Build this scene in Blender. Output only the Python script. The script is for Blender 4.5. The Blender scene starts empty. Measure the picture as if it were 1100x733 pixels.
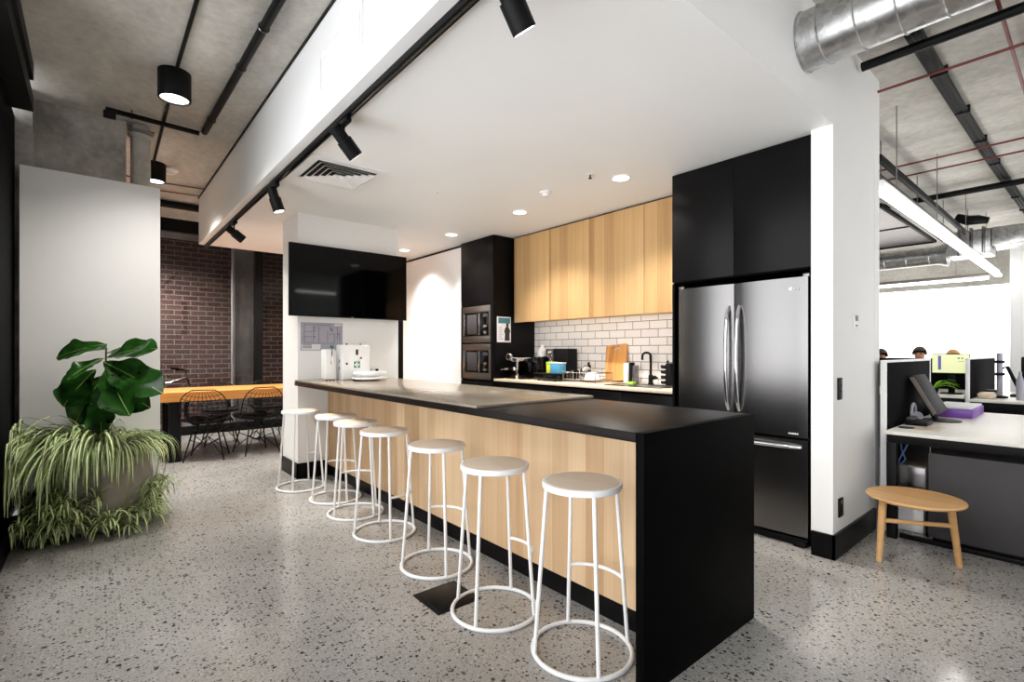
import bpy, bmesh, math, random
from mathutils import Vector, Matrix
random.seed(7)
C = bpy.context.scene.collection
PI = math.pi
# ------------------------------------------------------------------ camera constants
F, HX, HY, EYE = 534.6, 550.0, 378.0, 1.25
YAW = math.atan(450.0 / F)
FW = Vector((math.sin(YAW), math.cos(YAW), 0)); RT = Vector((math.cos(YAW), -math.sin(YAW), 0))
def at(x, y, d):
    """a point of the room that lies d metres in front of the camera"""
    return FW * d + RT * ((x - HX) / F * d) + Vector((0, 0, EYE - (y - HY) / F * d))

# ------------------------------------------------------------------ materials
def lin(c):
    if isinstance(c, (int, float)): c = (c, c, c)
    f = lambda v: (v / 255) / 12.92 if v / 255 <= .04045 else ((v / 255 + .055) / 1.055) ** 2.4
    return (f(c[0]), f(c[1]), f(c[2]), 1)
def new_mat(name):
    m = bpy.data.materials.new(name); m.use_nodes = True
    nt = m.node_tree; b = nt.nodes['Principled BSDF']
    return m, nt, b
def N(nt, kind, **kw):
    n = nt.nodes.new(kind)
    for k, v in kw.items():
        if k in n.inputs.keys() if hasattr(n.inputs, 'keys') else False: n.inputs[k].default_value = v
        else: setattr(n, k, v)
    return n
def coords(nt, scale=(1, 1, 1), rot=(0, 0, 0)):
    t = nt.nodes.new('ShaderNodeTexCoord'); mp = nt.nodes.new('ShaderNodeMapping')
    mp.inputs['Scale'].default_value = scale; mp.inputs['Rotation'].default_value = rot
    nt.links.new(t.outputs['Object'], mp.inputs['Vector'])
    return mp.outputs['Vector']
def ramp(nt, fac, stops):
    r = nt.nodes.new('ShaderNodeValToRGB')
    e = r.color_ramp.elements
    e[0].position, e[0].color = stops[0][0], stops[0][1]
    e[1].position, e[1].color = stops[-1][0], stops[-1][1]
    for p, c in stops[1:-1]:
        k = e.new(p); k.color = c
    nt.links.new(fac, r.inputs['Fac']); return r.outputs['Color']
def mixc(nt, fac, a, b, mode='MIX'):
    m = nt.nodes.new('ShaderNodeMix'); m.data_type = 'RGBA'; m.blend_type = mode
    for sock, v in ((0, fac), (6, a), (7, b)):
        if isinstance(v, (float, int, tuple)): m.inputs[sock].default_value = v
        else: nt.links.new(v, m.inputs[sock])
    return m.outputs[2]
def mathn(nt, op, a, b=None):
    m = nt.nodes.new('ShaderNodeMath'); m.operation = op
    for i, v in enumerate((a, b)):
        if v is None: continue
        if isinstance(v, (int, float)): m.inputs[i].default_value = v
        else: nt.links.new(v, m.inputs[i])
    return m.outputs[0]
def bump(nt, b, height, strength=.2, dist=.01):
    n = nt.nodes.new('ShaderNodeBump'); n.inputs['Strength'].default_value = strength; n.inputs['Distance'].default_value = dist
    nt.links.new(height, n.inputs['Height']); nt.links.new(n.outputs['Normal'], b.inputs['Normal'])
def paint(name, col, rough=.5, metal=0, spec=.5, var=.04, scale=6, emit=0, coat=0):
    m, nt, b = new_mat(name)
    c = lin(col)
    n = nt.nodes.new('ShaderNodeTexNoise'); n.inputs['Scale'].default_value = scale; n.inputs['Detail'].default_value = 3
    nt.links.new(coords(nt), n.inputs['Vector'])
    d = tuple(v * (1 - var * 2) for v in c[:3]) + (1,)
    u = tuple(min(1, v * (1 + var)) for v in c[:3]) + (1,)
    nt.links.new(ramp(nt, n.outputs['Fac'], [(.3, d), (.7, u)]), b.inputs['Base Color'])
    b.inputs['Roughness'].default_value = rough; b.inputs['Metallic'].default_value = metal
    b.inputs['Specular IOR Level'].default_value = spec; b.inputs['Coat Weight'].default_value = coat
    if emit:
        b.inputs['Emission Color'].default_value = c; b.inputs['Emission Strength'].default_value = emit
    return m
def oak(name, light, dark, board=.095, axis='Y', grain=(1.2, 70, 1.2), rough=.5):
    """timber: boards across one axis, fine grain along the other"""
    m, nt, b = new_mat(name)
    v = coords(nt)
    s = nt.nodes.new('ShaderNodeSeparateXYZ'); nt.links.new(v, s.inputs[0])
    cell = mathn(nt, 'FLOOR', mathn(nt, 'DIVIDE', s.outputs[axis], board))
    w = nt.nodes.new('ShaderNodeTexWhiteNoise'); w.noise_dimensions = '1D'; nt.links.new(cell, w.inputs['W'])
    n = nt.nodes.new('ShaderNodeTexNoise'); n.inputs['Scale'].default_value = 1; n.inputs['Detail'].default_value = 5; n.inputs['Roughness'].default_value = .6
    g = coords(nt, grain); ad = nt.nodes.new('ShaderNodeVectorMath'); ad.operation = 'ADD'
    nt.links.new(g, ad.inputs[0]); nt.links.new(w.outputs['Color'], ad.inputs[1]); nt.links.new(ad.outputs[0], n.inputs['Vector'])
    n2 = nt.nodes.new('ShaderNodeTexNoise'); n2.inputs['Scale'].default_value = 1; n2.inputs['Detail'].default_value = 2
    nt.links.new(coords(nt, tuple(q * .22 for q in grain)), n2.inputs['Vector'])
    k = mathn(nt, 'ADD', mathn(nt, 'MULTIPLY', w.outputs['Value'], .38), mathn(nt, 'ADD', mathn(nt, 'MULTIPLY', n.outputs['Fac'], .42), mathn(nt, 'MULTIPLY', n2.outputs['Fac'], .3)))
    nt.links.new(ramp(nt, k, [(.28, lin(light)), (.85, lin(dark))]), b.inputs['Base Color'])
    b.inputs['Roughness'].default_value = rough; b.inputs['Specular IOR Level'].default_value = .35
    return m
def metal(name, col, rough=.25, brush=(4, 4, 300), amount=.1):
    m, nt, b = new_mat(name)
    n = nt.nodes.new('ShaderNodeTexNoise'); n.inputs['Scale'].default_value = 1; n.inputs['Detail'].default_value = 3
    nt.links.new(coords(nt, brush), n.inputs['Vector'])
    b.inputs['Base Color'].default_value = lin(col); b.inputs['Metallic'].default_value = 1
    r = nt.nodes.new('ShaderNodeMapRange'); r.inputs[3].default_value = rough - amount / 2; r.inputs[4].default_value = rough + amount / 2
    nt.links.new(n.outputs['Fac'], r.inputs[0]); nt.links.new(r.outputs[0], b.inputs['Roughness'])
    return m
def lamp_mat(name, col, strength):
    m, nt, b = new_mat(name)
    b.inputs['Base Color'].default_value = lin(col); b.inputs['Emission Color'].default_value = lin(col); b.inputs['Emission Strength'].default_value = strength
    return m

M = {}
M['white'] = paint('white_paint', 244, .55, var=.008, scale=1.5, spec=.3)
M['white_semi'] = paint('white_satin', 240, .3, var=.005, scale=2)
M['trim_white'] = paint('white_powder_coat', 242, .35, var=.004)
M['black'] = paint('black_laminate', (6, 6, 6), .55, spec=.03, var=.1)
M['black_cab'] = paint('black_cabinet', (11, 10, 11), .36, spec=.14, var=.1)
M['black_top'] = paint('black_worktop', (26, 21, 19), .34, spec=.08, var=.1, scale=30)
M['black_matte'] = paint('black_metal', (9, 9, 10), .5, spec=.18, var=.08)
M['black_gloss'] = paint('black_gloss', (6, 6, 7), .12, spec=.4, var=.05)
M['tv'] = paint('screen_glass', (3, 3, 4), .05, spec=.16, var=.02)
M['void'] = paint('black_window_wall', (3, 4, 7), .6, spec=.03, var=.1)
M['charcoal'] = paint('charcoal_panel', (58, 55, 57), .6, var=.05)
M['grey_felt'] = paint('black_felt', (13, 12, 13), .9, spec=.1, var=.15, scale=40)
M['grey_plastic'] = paint('grey_plastic', (118, 108, 98), .5)
M['desk_white'] = paint('desk_white', (240, 236, 228), .35, var=.01)
M['chrome'] = metal('chrome', (225, 225, 228), .1, amount=.04)
M['steel'] = metal('stainless_steel', (126, 124, 124), .24, (6, 6, 260), .03)
M['dark_steel'] = metal('dark_steel', (150, 144, 140), .35, (6, 6, 200), .06)
M['galv'] = None
M['oak'] = oak('oak_veneer', (222, 192, 155), (182, 144, 104), .115)
M['oak_up'] = oak('oak_veneer_warm_lit', (214, 176, 124), (166, 126, 80), .13)  # yellower copy of the oak, warm light put into its colour
M['oak_table'] = oak('table_timber', (216, 150, 76), (160, 94, 38), .14, 'Y', (1.2, 40, 20), .4)
M['oak_stool'] = oak('stool_timber', (220, 176, 122), (178, 130, 80), .2, 'X', (30, 3, 30), .45)
M['ash'] = oak('ash_seat', (240, 222, 202), (226, 202, 176), .16, 'X', (34, 2, 2), .5)
M['bamboo'] = oak('bamboo', (214, 158, 92), (170, 112, 56), .03, 'Y', (3, 60, 3), .5)
M['stone'] = paint('pale_stone', (132, 121, 107), .2, spec=.25, var=.05, scale=40)
M['bench_stone'] = paint('bench_stone', (214, 196, 172), .3, var=.04, scale=40)
M['pot'] = paint('cement_pot', (156, 150, 140), .8, var=.1, scale=7)
M['soil'] = paint('soil', (40, 30, 22), .95, var=.3, scale=40)
M['leaf_dark'] = paint('fiddle_leaf', (38, 82, 26), .22, var=.3, scale=14, spec=.6)
M['leaf_green'] = paint('spider_green', (134, 164, 84), .45, var=.2, scale=8)
M['leaf_pale'] = paint('spider_cream', (236, 240, 198), .45, var=.08, scale=8)
M['stem'] = paint('stem', (92, 84, 52), .7)
M['red'] = paint('red_pipe', (104, 28, 24), .45)
M['purple'] = paint('purple_plastic', (118, 62, 168), .35)
M['green'] = paint('green_print', (22, 120, 74), .5)
M['lime'] = paint('lime_sponge', (150, 205, 60), .8)
M['blue'] = paint('blue_box', (80, 150, 186), .45)
M['yellow'] = paint('yellow_box', (205, 214, 60), .45)
M['teal'] = paint('teal_print', (70, 120, 132), .6)
M['paper'] = paint('paper', (225, 224, 228), .7, var=.01)
M['ink'] = paint('grey_ink', (88, 86, 96), .7)
M['ink_light'] = paint('pale_ink', (168, 166, 178), .7)
M['skin'] = paint('skin', (196, 140, 106), .5)
M['hair'] = paint('dark_hair', (34, 24, 20), .6)
M['hair_fair'] = paint('fair_hair', (176, 130, 72), .6)
M['hair_brown'] = paint('brown_hair', (52, 34, 26), .6)
M['cloth'] = paint('navy_cloth', (44, 50, 66), .85)
M['rubber'] = paint('rubber', (22, 22, 22), .7)
M['bluewire'] = paint('blue_cable', (70, 100, 150), .5)
M['pure_white'] = lamp_mat('downlight_glow', (255, 250, 240), 6)
M['tube'] = lamp_mat('tube_glow', (255, 253, 248), 9)
M['strip'] = lamp_mat('strip_glow', (255, 246, 230), 14)
M['winglow'] = lamp_mat('bright_blind', (255, 255, 255), 1.3)
M['screen_on'] = lamp_mat('lit_screen', (205, 208, 160), .75)
M['screen_bar'] = lamp_mat('lit_screen_bar', (92, 84, 150), .6)
# galvanised duct
m, nt, b = new_mat('galvanised_steel'); M['galv'] = m
v = nt.nodes.new('ShaderNodeTexVoronoi'); v.inputs['Scale'].default_value = 28; nt.links.new(coords(nt), v.inputs['Vector'])
nt.links.new(ramp(nt, v.outputs['Color'], [(.1, lin(168)), (.9, lin(205))]), b.inputs['Base Color'])
b.inputs['Metallic'].default_value = 1; b.inputs['Roughness'].default_value = .32
# terrazzo floor
m, nt, b = new_mat('terrazzo_concrete'); M['floor'] = m
n1 = nt.nodes.new('ShaderNodeTexNoise'); n1.inputs['Scale'].default_value = 1.1; n1.inputs['Detail'].default_value = 6; nt.links.new(coords(nt), n1.inputs['Vector'])
base = ramp(nt, n1.outputs['Fac'], [(.3, lin((148, 146, 143))), (.7, lin((180, 178, 175)))])
n2 = nt.nodes.new('ShaderNodeTexNoise'); n2.inputs['Scale'].default_value = 90; n2.inputs['Detail'].default_value = 3; nt.links.new(coords(nt), n2.inputs['Vector'])
base = mixc(nt, .55, base, ramp(nt, n2.outputs['Fac'], [(.35, lin(108)), (.65, lin(190))]), 'MULTIPLY')
base = mixc(nt, 1.0, base, (1.5, 1.48, 1.46, 1), 'MULTIPLY')
warp = nt.nodes.new('ShaderNodeTexNoise'); warp.inputs['Scale'].default_value = 45; nt.links.new(coords(nt), warp.inputs['Vector'])
def specks(scale, share, size, col, base, seed):
    mp = coords(nt, (1, 1, 0)); a = nt.nodes.new('ShaderNodeVectorMath'); a.operation = 'MULTIPLY_ADD'
    nt.links.new(warp.outputs['Color'], a.inputs[0]); a.inputs[1].default_value = (.018,) * 3; nt.links.new(mp, a.inputs[2])
    off = nt.nodes.new('ShaderNodeVectorMath'); off.operation = 'ADD'; off.inputs[1].default_value = (seed, seed * 1.7, 0); nt.links.new(a.outputs[0], off.inputs[0])
    vo = nt.nodes.new('ShaderNodeTexVoronoi'); vo.voronoi_dimensions = '2D'; vo.inputs['Scale'].default_value = scale; nt.links.new(off.outputs[0], vo.inputs['Vector'])
    sp = nt.nodes.new('ShaderNodeSeparateColor'); nt.links.new(vo.outputs['Color'], sp.inputs[0])
    pick = mathn(nt, 'LESS_THAN', sp.outputs[0], share)
    rad = mathn(nt, 'MULTIPLY', sp.outputs[1], size)
    ins = mathn(nt, 'LESS_THAN', vo.outputs['Distance'], rad)
    return mixc(nt, mathn(nt, 'MULTIPLY', pick, ins), base, lin(col))
base = specks(56, .30, .40, (76, 73, 71), base, 0)
base = specks(34, .18, .32, (56, 53, 52), base, 3.3)
base = specks(70, .16, .36, (186, 182, 176), base, 7.1)
base = specks(85, .30, .42, (104, 100, 97), base, 5.1)
nt.links.new(base, b.inputs['Base Color']); b.inputs['Roughness'].default_value = .14; b.inputs['Specular IOR Level'].default_value = .5
# board-marked concrete
def concrete(name, lo, hi, scale=1.4):
    m, nt, b = new_mat(name)
    n = nt.nodes.new('ShaderNodeTexNoise'); n.inputs['Scale'].default_value = scale; n.inputs['Detail'].default_value = 9; n.inputs['Roughness'].default_value = .62
    nt.links.new(coords(nt, (1.6, .8, 1.4)), n.inputs['Vector'])
    n2 = nt.nodes.new('ShaderNodeTexNoise'); n2.inputs['Scale'].default_value = 22; n2.inputs['Detail'].default_value = 4; nt.links.new(coords(nt), n2.inputs['Vector'])
    k = mathn(nt, 'ADD', mathn(nt, 'MULTIPLY', n.outputs['Fac'], .75), mathn(nt, 'MULTIPLY', n2.outputs['Fac'], .25))
    nt.links.new(ramp(nt, k, [(.36, lin(lo)), (.64, lin(hi))]), b.inputs['Base Color'])
    b.inputs['Roughness'].default_value = .85; b.inputs['Specular IOR Level'].default_value = .2
    bump(nt, b, n2.outputs['Fac'], .25, .004)
    return m
M['concrete'] = concrete('concrete_soffit', (164, 160, 153), (208, 205, 198))
M['concrete_dark'] = concrete('concrete_beam', (140, 136, 130), (196, 192, 186), 2.2)
# brick and tile
def bricks(name, c1, c2, mortar, w, h, gap, axes, rough, bumpy, offset=(0, 0, 0), bias=0):
    m, nt, b = new_mat(name)
    t = nt.nodes.new('ShaderNodeTexCoord'); s = nt.nodes.new('ShaderNodeSeparateXYZ'); nt.links.new(t.outputs['Object'], s.inputs[0])
    c = nt.nodes.new('ShaderNodeCombineXYZ'); nt.links.new(s.outputs[axes[0]], c.inputs[0]); nt.links.new(s.outputs[axes[1]], c.inputs[1])
    mp = nt.nodes.new('ShaderNodeMapping'); mp.inputs['Location'].default_value = offset; nt.links.new(c.outputs[0], mp.inputs['Vector'])
    br = nt.nodes.new('ShaderNodeTexBrick'); nt.links.new(mp.outputs[0], br.inputs['Vector'])
    br.inputs['Color1'].default_value = lin(c1); br.inputs['Color2'].default_value = lin(c2); br.inputs['Mortar'].default_value = lin(mortar)
    br.inputs['Scale'].default_value = 1; br.inputs['Brick Width'].default_value = w; br.inputs['Row Height'].default_value = h
    br.inputs['Mortar Size'].default_value = gap; br.inputs['Mortar Smooth'].default_value = .1; br.inputs['Bias'].default_value = bias
    nt.links.new(br.outputs['Color'], b.inputs['Base Color']); b.inputs['Roughness'].default_value = rough
    bump(nt, b, mathn(nt, 'SUBTRACT', 1, br.outputs['Fac']), bumpy, .004)
    return m
M['brick'] = bricks('brown_brick', (108, 76, 68), (84, 58, 52), (160, 152, 146), .24, .086, .008, ('X', 'Z'), .85, .12)
M['tile'] = bricks('white_subway_tile', (236, 234, 234), (228, 226, 226), (120, 112, 112), .2, .082, .0035, ('Y', 'Z'), .18, .4)
# clear glass
m, nt, b = new_mat('clear_glass'); M['glass'] = m
tr = nt.nodes.new('ShaderNodeBsdfTransparent'); tr.inputs[0].default_value = (.62, .62, .64, 1)
gl = nt.nodes.new('ShaderNodeBsdfGlossy'); gl.inputs['Roughness'].default_value = .02
fr = nt.nodes.new('ShaderNodeFresnel'); fr.inputs['IOR'].default_value = 1.35
mx = nt.nodes.new('ShaderNodeMixShader'); nt.links.new(fr.outputs[0], mx.inputs[0]); nt.links.new(tr.outputs[0], mx.inputs[1]); nt.links.new(gl.outputs[0], mx.inputs[2])
nt.links.new(mx.outputs[0], nt.nodes['Material Output'].inputs['Surface'])

m, nt, b = new_mat('window_glass'); M['window_glass'] = m
tr = nt.nodes.new('ShaderNodeBsdfTransparent'); gl = nt.nodes.new('ShaderNodeBsdfGlossy'); gl.inputs['Roughness'].default_value = .02
fr = nt.nodes.new('ShaderNodeFresnel'); fr.inputs['IOR'].default_value = 1.3
mx = nt.nodes.new('ShaderNodeMixShader'); nt.links.new(fr.outputs[0], mx.inputs[0]); nt.links.new(tr.outputs[0], mx.inputs[1]); nt.links.new(gl.outputs[0], mx.inputs[2])
nt.links.new(mx.outputs[0], nt.nodes['Material Output'].inputs['Surface'])

# ------------------------------------------------------------------ mesh helpers
class B:
    def __init__(s): s.bm = bmesh.new()
    def box(s, x0, y0, z0, x1, y1, z1, mi=0, M4=None):
        vs = [s.bm.verts.new((x, y, z)) for x in (x0, x1) for y in (y0, y1) for z in (z0, z1)]
        if M4 is not None:
            for v in vs: v.co = M4 @ v.co
        for f in ((0, 1, 3, 2), (4, 6, 7, 5), (0, 4, 5, 1), (2, 3, 7, 6), (0, 2, 6, 4), (1, 5, 7, 3)):
            fc = s.bm.faces.new([vs[i] for i in f]); fc.material_index = mi
        return s
    def rbox(s, x0, y0, z0, x1, y1, z1, r=.004, mi=0, seg=2, M4=None):
        t = bmesh.new(); bb = B.__new__(B); bb.bm = t; bb.box(x0, y0, z0, x1, y1, z1, mi)
        bmesh.ops.bevel(t, geom=list(t.edges), offset=min(r, abs(x1 - x0) * .49, abs(y1 - y0) * .49, abs(z1 - z0) * .49), segments=seg, affect='EDGES', profile=.5)
        s.add(t, M4); return s
    def add(s, t, M4=None):
        mp = {}
        for v in t.verts: mp[v] = s.bm.verts.new(M4 @ v.co if M4 is not None else v.co)
        for f in t.faces:
            try:
                n = s.bm.faces.new([mp[v] for v in f.verts]); n.material_index = f.material_index
            except ValueError: pass
        t.free()
    def cone(s, p0, p1, r0, r1=None, n=16, mi=0, caps=True):
        r1 = r0 if r1 is None else r1
        p0, p1 = Vector(p0), Vector(p1); d = (p1 - p0).normalized()
        a = d.orthogonal().normalized(); b = d.cross(a)
        R = [[s.bm.verts.new(p + (a * math.cos(2 * PI * i / n) + b * math.sin(2 * PI * i / n)) * r) for i in range(n)] for p, r in ((p0, r0), (p1, r1))]
        for i in range(n):
            s.bm.faces.new((R[0][i], R[0][(i + 1) % n], R[1][(i + 1) % n], R[1][i])).material_index = mi
        if caps:
            s.bm.faces.new(R[0][::-1]).material_index = mi; s.bm.faces.new(R[1]).material_index = mi
        return s
    def tube(s, pts, r, n=10, closed=False, mi=0):
        pts = [Vector(p) for p in pts]; L = len(pts); rings = []
        ref = None
        for i, p in enumerate(pts):
            q0 = pts[(i - 1) % L] if (closed or i > 0) else p
            q1 = pts[(i + 1) % L] if (closed or i < L - 1) else p
            d = (q1 - q0).normalized()
            if ref is None: ref = d.orthogonal().normalized()
            a = (ref - d * ref.dot(d)); a = a.normalized() if a.length > 1e-6 else d.orthogonal().normalized()
            ref = a; b = d.cross(a)
            rr = r[i] if isinstance(r, (list, tuple)) else r
            rings.append([s.bm.verts.new(p + (a * math.cos(2 * PI * k / n) + b * math.sin(2 * PI * k / n)) * rr) for k in range(n)])
        for i in range(L if closed else L - 1):
            A, D = rings[i], rings[(i + 1) % L]
            for k in range(n):
                s.bm.faces.new((A[k], A[(k + 1) % n], D[(k + 1) % n], D[k])).material_index = mi
        if not closed:
            s.bm.faces.new(rings[0][::-1]).material_index = mi; s.bm.faces.new(rings[-1]).material_index = mi
        return s
    def ring(s, c, R, r, n=48, m=10, mi=0, a0=0, a1=2 * PI):
        full = abs(a1 - a0 - 2 * PI) < 1e-6
        k = n if full else n + 1
        return s.tube([(c[0] + R * math.cos(a0 + (a1 - a0) * i / n), c[1] + R * math.sin(a0 + (a1 - a0) * i / n), c[2]) for i in range(k)], r, m, full, mi)
    def lathe(s, prof, c=(0, 0, 0), n=32, mi=0, capb=True, capt=True, M4=None):
        rings = []
        for r, z in prof:
            rings.append([s.bm.verts.new((c[0] + r * math.cos(2 * PI * k / n), c[1] + r * math.sin(2 * PI * k / n), c[2] + z)) for k in range(n)])
        if M4 is not None:
            for R in rings:
                for v in R: v.co = M4 @ v.co
        for A, D in zip(rings, rings[1:]):
            for k in range(n): s.bm.faces.new((A[k], A[(k + 1) % n], D[(k + 1) % n], D[k])).material_index = mi
        if capb: s.bm.faces.new(rings[0][::-1]).material_index = mi
        if capt: s.bm.faces.new(rings[-1]).material_index = mi
        return s
    def prism(s, poly, d, mi=0):
        d = Vector(d)
        a = [s.bm.verts.new(p) for p in poly]; b = [s.bm.verts.new(Vector(p) + d) for p in poly]
        s.bm.faces.new(a).material_index = mi; s.bm.faces.new(b[::-1]).material_index = mi
        for i in range(len(a)): s.bm.faces.new((a[i], b[i], b[(i + 1) % len(a)], a[(i + 1) % len(a)])).material_index = mi
        return s
    def quad(s, a, b, c, d, mi=0):
        s.bm.faces.new([s.bm.verts.new(p) for p in (a, b, c, d)]).material_index = mi; return s

def off(o):
    v = Vector((0, 0, 0))
    while o is not None: v += o.location; o = o.parent
    return v
def obj(name, b, m, parent=None, smooth=True, sharp=35, bev=0):
    me = bpy.data.meshes.new(name); bm = b.bm
    if bev: bmesh.ops.bevel(bm, geom=list(bm.edges), offset=bev, segments=2, affect='EDGES', profile=.5)
    bmesh.ops.recalc_face_normals(bm, faces=list(bm.faces))
    if parent is not None: bmesh.ops.translate(bm, verts=list(bm.verts), vec=-off(parent))
    for f in bm.faces: f.smooth = smooth
    if smooth:
        for e in bm.edges:
            if len(e.link_faces) == 2 and e.calc_face_angle(0) > math.radians(sharp): e.smooth = False
    bm.to_mesh(me); bm.free()
    for q in (m if isinstance(m, (list, tuple)) else [m]): me.materials.append(M[q])
    o = bpy.data.objects.new(name, me); C.objects.link(o)
    if parent is not None: o.parent = parent
    return o
def tag(o, label, cat, group=None):
    o['label'] = label; o['category'] = cat
    if group: o['group'] = group
    return o
def thing(name, label, cat, loc=(0, 0, 0), group=None):
    o = bpy.data.objects.new(name, None); C.objects.link(o); o.location = loc; o.empty_display_size = .1
    return tag(o, label, cat, group)
def struct(name, b, m, parent=None, **kw):
    o = obj(name, b, m, parent, **kw)
    if parent is None: o['kind'] = 'structure'
    return o
def sroot(name, loc=(0, 0, 0)):
    o = bpy.data.objects.new(name, None); C.objects.link(o); o.location = loc; o['kind'] = 'structure'; return o
def kids(o): return [x for x in bpy.data.objects if x.parent == o]
def dup(root, loc, rz=0, label=None):
    r = root.copy(); C.objects.link(r); r.location = loc; r.rotation_euler = (0, 0, rz)
    if label: r['label'] = label
    for ch in kids(root):
        c = ch.copy(); C.objects.link(c); c.parent = r
        for g in kids(ch):
            d = g.copy(); C.objects.link(d); d.parent = c
    return r
def plabel(o, t): o['label'] = t; return o

# ================================================================== THE ROOM
ZC, ZS = 3.21, 2.62          # concrete slab, white bulkhead underside
YN = 1.045                   # near face of the bulkhead and of the wall beside the fridge
YG = 8.85                    # glazed wall behind the dining table
struct('floor', B().box(-.5, -2.0, -.12, 13, 10.6, 0), 'floor')
struct('ceiling', B().box(-.6, -2.0, ZC, 13, 10.6, ZC + .2), 'concrete')
struct('bulkhead_ceiling', B().box(1.03, YN, ZS, 4.24, 7.42, ZC), 'white')
# wall beside the fridge and the kitchen back wall
struct('wall_fridge_end', B().box(3.40, YN, 0, 4.235, 1.165, ZS), 'white')
struct('baseboard_fridge_end', B().box(3.385, YN - .014, 0, 4.225, YN, .148).box(3.385, YN - .014, 0, 3.40, 1.16, .148), 'black_cab')
struct('wall_kitchen', B().box(4.24, YN, 0, 4.36, YG, ZC), 'white')
struct('wall_splashback', B().box(4.225, 2.16, .937, 4.24, 4.58, 1.62), 'tile')
# bright joinery wall beyond the oven tower
w = struct('wall_corridor', B().box(3.60, 5.25, 0, 3.70, 6.84, 2.585), 'white_semi')
struct('shadow_gap_trim', B().box(3.63, 5.25, 2.585, 3.70, 6.9, ZS), 'black_matte')  # black strip paints in the shadow gap above the joinery
struct('trim_2', B().box(3.60, 6.84, 0, 3.70, 7.0, ZS), 'black_matte')
# nib wall at the end of the island
struct('wall_island_end', B().box(1.54, 5.10, 0, 2.622, 5.60, ZS), 'white')
struct('baseboard_island_end', B().box(1.526, 5.086, 0, 2.62, 5.10, .15).box(1.526, 5.086, 0, 1.54, 5.60, .15), 'black_cab')
struct('trim_3', B().box(2.625, 5.12, 0, 2.66, 5.60, 1.62), 'black_matte')
# white partition behind the plants
struct('shadow_line_trim', B().box(1.018, YN, ZC - .014, 1.0295, 7.42, ZC), 'black_matte')  # black strip paints in the shadow line where bulkhead meets slab
struct('wall_planter', B().box(-.405, 5.02, 0, .424, 5.14, 2.6), 'white')
struct('baseboard_planter', B().box(-.405, 5.008, 0, .43, 5.02, .14).box(.424, 5.008, 0, .43, 5.14, .14), 'black_cab')
struct('wall_concrete', B().box(-.345, 5.345, 0, .215, 5.6, ZC), 'concrete_dark')
# dark window wall along the corridor
r = sroot('window_1', (-.45, 4.4, 0))
struct('dark_panel', B().box(-.5, 3.75, .08, -.44, 4.06, 2.98), 'void', r)  # out-of-view panel added to cut window light on the bulkhead side
struct('dark_panel', B().box(-.5, 4.12, .08, -.44, 5.14, 2.98), 'void', r)
for y0, y1 in ((-1.9, .28), (.34, 2.14), (2.2, 3.75)): struct('pane', B().box(-.47, y0, .08, -.462, y1, 2.98), 'window_glass', r)
struct('sill', B().box(-.5, -2.0, 0, -.40, 5.01, .08), 'black_matte', r)
struct('head', B().box(-.52, -2.0, 2.98, -.33, 4.97, 3.10), 'black_matte', r)
struct('head_trim', B().box(-.50, -2.0, 3.10, -.31, 4.70, ZC), 'black_matte', r)
for y in (-1.96, .28, 2.14, 4.06): struct('mullion', B().box(-.5, y, .08, -.415, y + .06, 2.98), 'black_matte', r)
struct('wall_window_end', B().box(-.5, 5.14, 0, -.345, 8.85, ZC), 'concrete_dark')
# glazed wall behind the dining table
r = sroot('window_2', (1.6, YG, 0))
struct('bottom_rail', B().box(-.345, YG - .04, 0, 4.24, YG + .04, .13), 'black_matte', r)
struct('head_rail', B().box(-.345, YG - .04, 3.02, 4.24, YG + .04, ZC), 'black_matte', r)
for x in (-.34, 2.0, 4.12): struct('mullion', B().box(x, YG - .05, .13, x + .11, YG + .05, 3.02), 'black_matte', r)
struct('pane', B().box(-.23, YG - .006, .13, 2.0, YG + .006, 3.02), 'glass', r)
struct('pane', B().box(2.11, YG - .006, .13, 4.12, YG + .006, 3.02), 'glass', r)
struct('wall_brick', B().box(-.5, 10.4, 0, 4.4, 10.6, ZC), 'brick')
struct('added_lane_wall', B().box(4.36, YG, 0, 4.5, 10.4, ZC).box(-.6, YG, 0, -.345, 10.4, ZC), 'concrete_dark')  # unseen side walls added, under the slab, to keep sky off the bricks
struct('wall_lane_pier', B().box(1.84, 9.5, 0, 2.17, 9.8, ZC), 'concrete')
struct('trim_4', B().box(1.80, 9.49, 0, 1.84, 9.53, ZC), 'white')
# office shell
struct('added_rear_wall', B().box(-.6, -2.12, 0, 3.4, -2.0, ZC).box(3.4, -2.12, 0, 13, -2.0, .75).box(3.4, -2.12, 2.7, 13, -2.0, ZC).box(3.4, -2.12, .75, 5.8, -2.0, 2.7), 'white')  # unseen wall added to hold back light from behind the camera
r = sroot('added_window', (8, -2.06, .75))  # unseen window added to let light onto the office and wall end
for x in (5.8, 8.2, 10.6, 12.94): struct('mullion', B().box(x, -2.1, .75, x + .06, -2.03, 2.7), 'black_matte', r)
for x in (5.86, 8.26, 10.66): struct('pane', B().box(x, -2.07, .75, x + 2.3, -2.062, 2.7), 'window_glass', r)
struct('wall_office_far', B().box(12, -2.0, 2.42, 12.2, 5.2, ZC), 'concrete')
struct('window_3', B().box(12.02, -2.0, 0, 12.06, 5.2, 2.42), 'winglow')
struct('wall_office_side', B().box(4.36, 5.0, 0, 12.2, 5.2, ZC), 'white')
struct('wall_office_pier', B().box(10.8, -.6, 0, 11.4, .925, ZC), 'white')

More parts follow.
